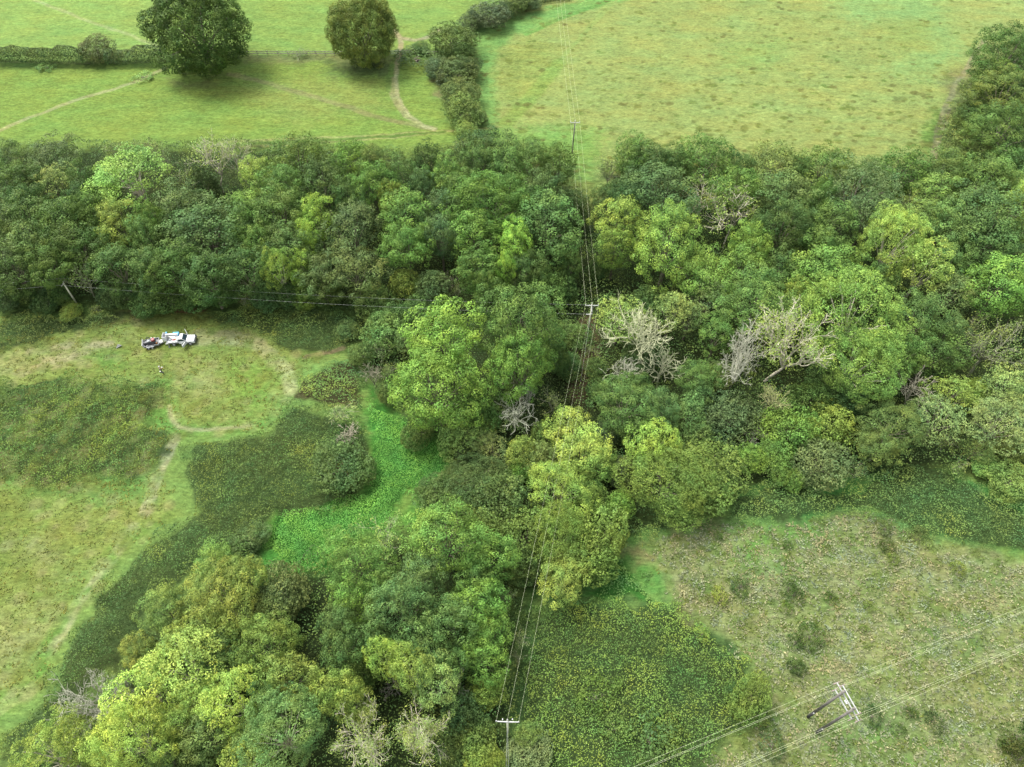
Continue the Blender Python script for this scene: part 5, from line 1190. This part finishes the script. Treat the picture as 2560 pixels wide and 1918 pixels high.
for s_ in (-1, 1):
    MB().box((2.50, s_ * .68, .86), (.14, .28, .2), bevel=.03).build('headlight', MGLASS, tk)
    for x_ in (1.66, -1.42):
        wh = MB().tube((x_, s_ * .66, .37), (x_, s_ * .92, .37), .37, .37, 20).build('wheel', MK, tk); MB().tube((x_, s_ * .925, .37), (x_, s_ * .94, .37), .23, .21, 16).build('rim', MINS, wh)
    h = 1 if s_ > 0 else -1; a = 1.12 * h if h < 0 else 1.15; hx, hy = 1.02, s_ * .90; L_ = 1.15
    dx_, dy_ = -math.cos(1.12) * L_, s_ * math.sin(1.12) * L_
    dr = MB().box((hx + dx_ / 2, hy + dy_ / 2, .80), (L_, .10, .62), rz=math.atan2(dy_, dx_), bevel=.02).build('door', MW, tk)
    u = Vector((dx_, dy_, 0)); p0 = Vector((hx, hy, 1.12))
    MB().tube(p0 + u * .05, p0 + u * .45 + Vector((0, 0, .50)), .035).tube(p0 + u * .45 + Vector((0, 0, .50)), p0 + u * .93 + Vector((0, 0, .50)), .035).tube(p0 + u * .93 + Vector((0, 0, .5)), p0 + u * .96, .035).build('window_frame', MW, dr)
    MB().tube((hx + .05, hy + s_ * .08, 1.05), (hx + .1, hy + s_ * .22, 1.12), .05, .09, 8).build('door_mirror', MDK, tk)
MB().box((-1.62, 0, .80), (2.30, 1.78, .12), bevel=.02).build('load_bed', MINS, tk)
MB().box((-1.45, -.70, .98), (1.75, .36, .30), bevel=.03).build('side_locker', MW, tk)
MB().box((-1.45, -.885, .74), (1.6, .03, .10)).build('locker_slot', MDK, tk)
MB().box((-.62, .1, 1.05), (.20, 1.5, .9), bevel=.03).build('headboard', MW, tk)
MB().tube((-.85, .35, .86), (-.85, .35, 1.55), .26, .22, 16).build('turret', MW, tk)
bm_ = MB().box((-1.55, .42, 1.92), (2.35, .26, .24), bevel=.03).box((-1.45, .40, 1.62), (2.0, .20, .2), bevel=.02).build('boom', MW, tk)
MB().box((-.75, .66, 1.98), (1.15, .30, .34), bevel=.06).box((-.30, .40, 1.95), (.22, .75, .34), bevel=.06).build('boom_cover', MBLUE, bm_)
bk = MB()
bk.box((-2.95, .28, 1.10), (.66, 1.22, .06)).box((-3.26, .28, 1.55), (.05, 1.25, .95), bevel=.02).box((-2.64, .28, 1.55), (.05, 1.25, .95), bevel=.02).box((-2.95, -.34, 1.55), (.66, .05, .95), bevel=.02).box((-2.95, .90, 1.55), (.66, .05, .95), bevel=.02)
bk = bk.build('work_basket', MW, tk); MB().box((-2.58, .80, 1.95), (.30, .32, .40), bevel=.05).build('control_box', MBLUE, bk)
MB().box((-2.72, -.72, .62), (.30, .34, .22)).build('tow_bracket', MINS, tk)
for s_ in (-1, 1):
    q = MB().tube((-2.35, s_ * .75, .85), (-2.35, s_ * 1.12, .10), .06, .05).build('outrigger', MG, tk); MB().tube((-2.35, s_ * 1.15, .01), (-2.35, s_ * 1.15, .07), .17, .15, 14).build('foot_pad', MDK, q)
    MB().box((-2.78, s_ * .5, .72), (.05, .2, .1)).build('tail_light', MRED, tk)
def on_truck(x, y, z): return tuple(tk.matrix_basis @ Vector((x, y, z)))
bpy.context.view_layer.update()
def loose(name, mb, mat, loc, label, cat, rz=0):
    o = mb.build(name, mat); o.location = loc; o.rotation_euler = (0, 0, rz); tag(o, label, cat); return o
loose('tool_bag', MB().box((0, 0, .18), (.50, .34, .34), bevel=.09, taper=(.8, .7)).tube((-.15, 0, .36), (.15, 0, .36), .025), MGREY, on_truck(-2.05, -.12, .87), 'grey tool bag on the pickup bed beside the boom', 'bag', .3)
loose('rope_pile', MB().tube((0, 0, 0), (0, 0, .12), .26, .24, 16).tube((.05, .02, .12), (.05, .02, .22), .2, .16, 16).ball((.1, -.1, .24), .09), MPINK, on_truck(-1.45, -.15, .87), 'faded red and white coiled rope on the middle of the pickup bed', 'rope')
loose('fuel_can', MB().box((0, 0, .18), (.30, .18, .34), bevel=.04).tube((.08, 0, .34), (.12, 0, .42), .03), MORG, on_truck(-.95, -.2, .87), 'orange fuel can behind the cab of the pickup', 'fuel can', .4)
loose('chainsaw', MB().box((0, 0, .1), (.34, .2, .2), bevel=.04).box((.38, 0, .08), (.45, .02, .09)), MDK, on_truck(-1.75, -.3, .87), 'dark chainsaw lying on the pickup bed', 'chainsaw', 2.2)
loose('workwear_jacket', MB().box((0, 0, .06), (.42, .5, .10), bevel=.05).ball((.12, .1, .1), .12, (1.2, 1, .6)), MRED, on_truck(.05, .1, 1.36), 'red jacket behind the windscreen of the pickup', 'jacket')

# ---------------------------------------------------------------- trailer and the machine it carries
TR = (-66.75, 86.65)
tr = empty('flat_trailer', (*TR, 0), R_(15)); tag(tr, 'grey twin axle trailer hitched behind the white pickup', 'trailer')
MB().box((0, 0, .45), (2.55, 1.62, .07)).build('floor', MDK, tr)
for s_ in (-1, 1):
    MB().box((0, s_ * .84, .62), (2.62, .06, .34), bevel=.01).build('side_board', MG, tr); MB().box((-.25, s_ * .98, .60), (1.35, .22, .05), bevel=.02).build('mudguard', MG, tr)
    for x_ in (-.62, .05):
        wh = MB().tube((x_, s_ * .90, .29), (x_, s_ * 1.06, .29), .29, .29, 16).build('wheel', MK, tr); MB().tube((x_, s_ * 1.065, .29), (x_, s_ * 1.08, .29), .17, .15, 12).build('rim', MINS, wh)
MB().box((1.30, 0, .62), (.06, 1.74, .34)).build('front_board', MG, tr)
MB().box((-1.42, 0, .80), (.08, 1.66, .72), ry=-.25, bevel=.01).build('tail_ramp', MINS, tr)
MB().box((1.62, 0, .50), (.6, .7, .22), bevel=.03).build('tool_box', MINS, tr)
MB().tube((1.3, .55, .42), (2.75, .0, .45), .05).tube((1.3, -.55, .42), (2.75, 0, .45), .05).tube((2.1, 0, .05), (2.1, 0, .75), .04).build('drawbar', MG, tr)
MB().tube((2.75, 0, .45), (2.95, 0, .46), .07, .08).build('coupling', MDK, tr)
mc = empty('stump_grinder', (-66.75, 86.65, .49), R_(15)); tag(mc, 'black and red tracked stump grinder loaded on the grey trailer', 'grinder')
MB().box((-.1, 0, .55), (1.3, .75, .5), bevel=.08).box((-.75, 0, .45), (.5, .55, .35), bevel=.06).build('chassis', MDK, mc)
for s_ in (-1, 1): MB().box((-.05, s_ * .48, .2), (1.5, .22, .38), bevel=.14).build('track', MK, mc)
MB().box((.50, -.1, .95), (.6, .62, .40), bevel=.08).build('engine_cover', MRED, mc)
MB().box((.32, .18, 1.18), (.24, .18, .12), bevel=.03).build('fuel_tank', MINS, mc); MB().box((.74, .2, .8), (.2, .5, .3), bevel=.03).build('control_panel', MGREY, mc)
hoop = MB(); pr = None
for q in range(9):
    a_ = math.pi * (q / 8); p = Vector((-.35 + math.cos(a_) * .34, .34, .75 + math.sin(a_) * .62))
    if pr is not None: hoop.tube(pr, p, .07, .07, 8)
    pr = p
hoop.build('hose_hoop', MK, mc)
MB().box((-.30, -.15, .86), (.42, .3, .16), bevel=.03).build('toolbox_lid', MGREY, mc)
MB().tube((-1.15, -.2, .3), (-1.15, .2, .3), .26, .26, 16).build('cutting_wheel', MDK, mc)
loose('cargo_can', MB().box((0, 0, .17), (.26, .18, .32), bevel=.04).tube((.05, 0, .32), (.08, 0, .4), .03), MORG, (-65.75, 86.50, .49), 'small orange can in the front corner of the grey trailer', 'can', .6)
loose('ramp_board', MB().box((0, 0, .05), (1.5, .22, .05)).box((0, .1, .09), (1.5, .03, .06)), MINS, (-66.75, 86.12, .49), 'long pale loading board lying along the near side of the trailer', 'board', R_(15))

# folded triangular warning sign on the grass, back towards us
sg = empty('warning_sign', (-72.8, 86.2, 0), .05); tag(sg, 'dark folding triangular warning sign on the grass left of the trailer', 'sign')
sm = MB(); bmq = sm.bm
tri = [(-.42, .48), (-.42, -.48), (.50, 0.0)]
lo = [bmq.verts.new((a, b, .10 + .25 * (a + .42))) for a, b in tri]; hi2 = [bmq.verts.new((a, b, .13 + .25 * (a + .42))) for a, b in tri]
bmq.faces.new(lo); bmq.faces.new(hi2[::-1])
for i in range(3): bmq.faces.new((lo[i], lo[(i + 1) % 3], hi2[(i + 1) % 3], hi2[i]))
sm.build('sign_panel', plain('sign_back', (.06, .065, .06), .6), sg)
fr = MB()
for i in range(3):
    a, b = tri[i], tri[(i + 1) % 3]; fr.tube((a[0], a[1], .14 + .25 * (a[0] + .42)), (b[0], b[1], .14 + .25 * (b[0] + .42)), .03, .03, 6)
fr.build('frame', MG, sg)
MB().tube((.40, 0, .30), (.62, -.02, .0), .02).tube((.40, 0, .30), (.20, .12, .0), .02).build('stand', MG, sg)

# ---------------------------------------------------------------- person standing on the track below the trailer
def skin_fig(name, verts, edges, rad, mat, parent, root=0, sub=2):
    me = bpy.data.meshes.new(name); me.from_pydata(verts, edges, []); o = link(name, me, mat, parent)
    m = o.modifiers.new('skin', 'SKIN'); m.use_smooth_shade = True
    for i, r in enumerate(rad): me.skin_vertices[0].data[i].radius = r if isinstance(r, tuple) else (r, r)
    for i in range(len(verts)): me.skin_vertices[0].data[i].use_root = (i == root)
    s_ = o.modifiers.new('smooth', 'SUBSURF'); s_.levels = sub; s_.render_levels = sub
    return o
pe = empty('person', (-63.15, 80.15, 0), R_(60)); tag(pe, 'person in a white cap and dark trousers standing below the trailer', 'person')
MSKIN = plain('skin', (.30, .18, .13), .6); MSHIRT = plain('pale_pink_shirt', (.36, .26, .23), .8); MTRS = plain('dark_trousers', (.03, .035, .035), .8); MCAP = plain('white_cap', (.38, .38, .36), .7)
V = [(0, 0, .98), (0, 0, 1.18), (0, 0, 1.38), (0, 0, 1.50), (.01, 0, 1.60), (.02, 0, 1.72),
     (0, .17, 1.42), (.06, .22, 1.16), (.28, .16, 1.08), (.36, .14, 1.08), (0, -.17, 1.42), (.06, -.22, 1.16), (.28, -.16, 1.08), (.36, -.14, 1.08),
     (0, .09, .92), (.03, .11, .50), (-.02, .12, .09), (.14, .13, .05), (0, -.09, .92), (-.03, -.11, .50), (-.05, -.12, .09), (.11, -.13, .05)]
Ed = [(0, 1), (1, 2), (2, 3), (3, 4), (4, 5), (2, 6), (6, 7), (7, 8), (8, 9), (2, 10), (10, 11), (11, 12), (12, 13), (0, 14), (14, 15), (15, 16), (16, 17), (0, 18), (18, 19), (19, 20), (20, 21)]
Rd = [(.13, .10), (.13, .10), (.15, .11), .055, (.085, .075), (.09, .085), .06, .043, .032, (.035, .02), .06, .043, .032, (.035, .02), .085, .058, .042, .04, .085, .058, .042, .04]
for sd_, base in ((1, 9), (-1, 13)):
    for f_ in range(5):
        b0 = Vector(V[base]); k = len(V)
        if f_ < 4:
            off = (f_ - 1.5) * .018; ln = (.06, .068, .064, .05)[f_]
            V += [(b0.x + .035, b0.y + off, b0.z + .005), (b0.x + .035 + ln * .6, b0.y + off, b0.z - .01), (b0.x + .03 + ln * .8, b0.y + off, b0.z - .035)]
        else: V += [(b0.x, b0.y - sd_ * .035, b0.z + .01), (b0.x + .03, b0.y - sd_ * .05, b0.z + .01), (b0.x + .055, b0.y - sd_ * .05, b0.z)]
        Ed += [(base, k), (k, k + 1), (k + 1, k + 2)]; Rd += [.010, .009, .008]
skin_fig('body', V, Ed, Rd, MSKIN, pe)
skin_fig('shirt', V[:4] + [V[6], V[7], V[10], V[11]], [(0, 1), (1, 2), (2, 3), (2, 4), (4, 5), (2, 6), (6, 7)], [(.15, .12), (.15, .12), (.165, .13), .07, .075, .06, .075, .06], MSHIRT, pe)
skin_fig('trousers', [V[0], V[14], V[15], V[16], V[18], V[19], V[20]], [(0, 1), (1, 2), (2, 3), (0, 4), (4, 5), (5, 6)], [(.145, .115), .10, .075, .062, .10, .075, .062], MTRS, pe)
for s_ in (.13, -.13): MB().box((.04, s_, .05), (.28, .11, .10), bevel=.035).build('shoe', MDK, pe)
MB().ball((.01, 0, 1.76), .105, (1.05, .95, .75)).box((.13, 0, 1.745), (.12, .15, .015)).build('cap', MCAP, pe)
MB().ball((.01, 0, 1.69), .10, (1, .92, .9)).build('hair', MSEAT, pe)
MB().ball((.115, 0, 1.66), .018, (1.2, .8, 1.2)).build('nose', MSKIN, pe)
for s_ in (-1, 1): MB().ball((.095, s_ * .033, 1.685), .011).build('eye', MK, pe)
MB().box((.103, 0, 1.625), (.012, .045, .008)).build('mouth', MRED, pe)
rc = empty('remote_control', (0, 0, 0), R_(60)); rc.location = pe.matrix_basis @ Vector((.43, 0, 1.09)); tag(rc, 'pale remote control held in front of the person', 'controller')
MB().box((0, 0, 0), (.13, .24, .035), bevel=.015).build('casing', MINS, rc); MB().box((.08, 0, .06), (.02, .2, .11), ry=.5).build('screen', MGLASS, rc)
for s_ in (-1, 1): MB().tube((-.01, s_ * .07, .015), (-.01, s_ * .07, .045), .008, .01, 8).build('thumb_stick', MDK, rc)
bg2 = loose('drone_bag', MB().box((0, 0, .12), (.28, .2, .2), bevel=.05).tube((-.1, 0, .23), (.1, 0, .23), .02), MINS, (-63.5, 80.28, 0), 'small pale bag on the ground beside the person', 'bag', .4)


# two pale snapped trunks on the front edge of the left wood
for (x, y, h, lean, lb) in ((-55.2, 98.8, 3.4, -.7, 'pale snapped leaning trunk at the front edge of the left wood'), (-46.0, 98.3, 2.6, -.4, 'short pale snapped trunk right of the leaning one')):
    e = empty('snapped_trunk', (x, y, 0)); tag(e, lb, 'trunk', 'snapped trunks at the wood edge')
    m = MB(); m.tube((0, 0, 0), (lean * .4, 0, h * .5), .24, .19, 8).tube((lean * .4, 0, h * .5), (lean, .05, h), .19, .10, 8); m.build('trunk', MPOLE3, e, True)
    MB().tube((lean * .5, 0, h * .55), (lean * .5 + .5, -.1, h * .8), .06, .03, 6).build('branch_stub', MPOLE3, e, True)
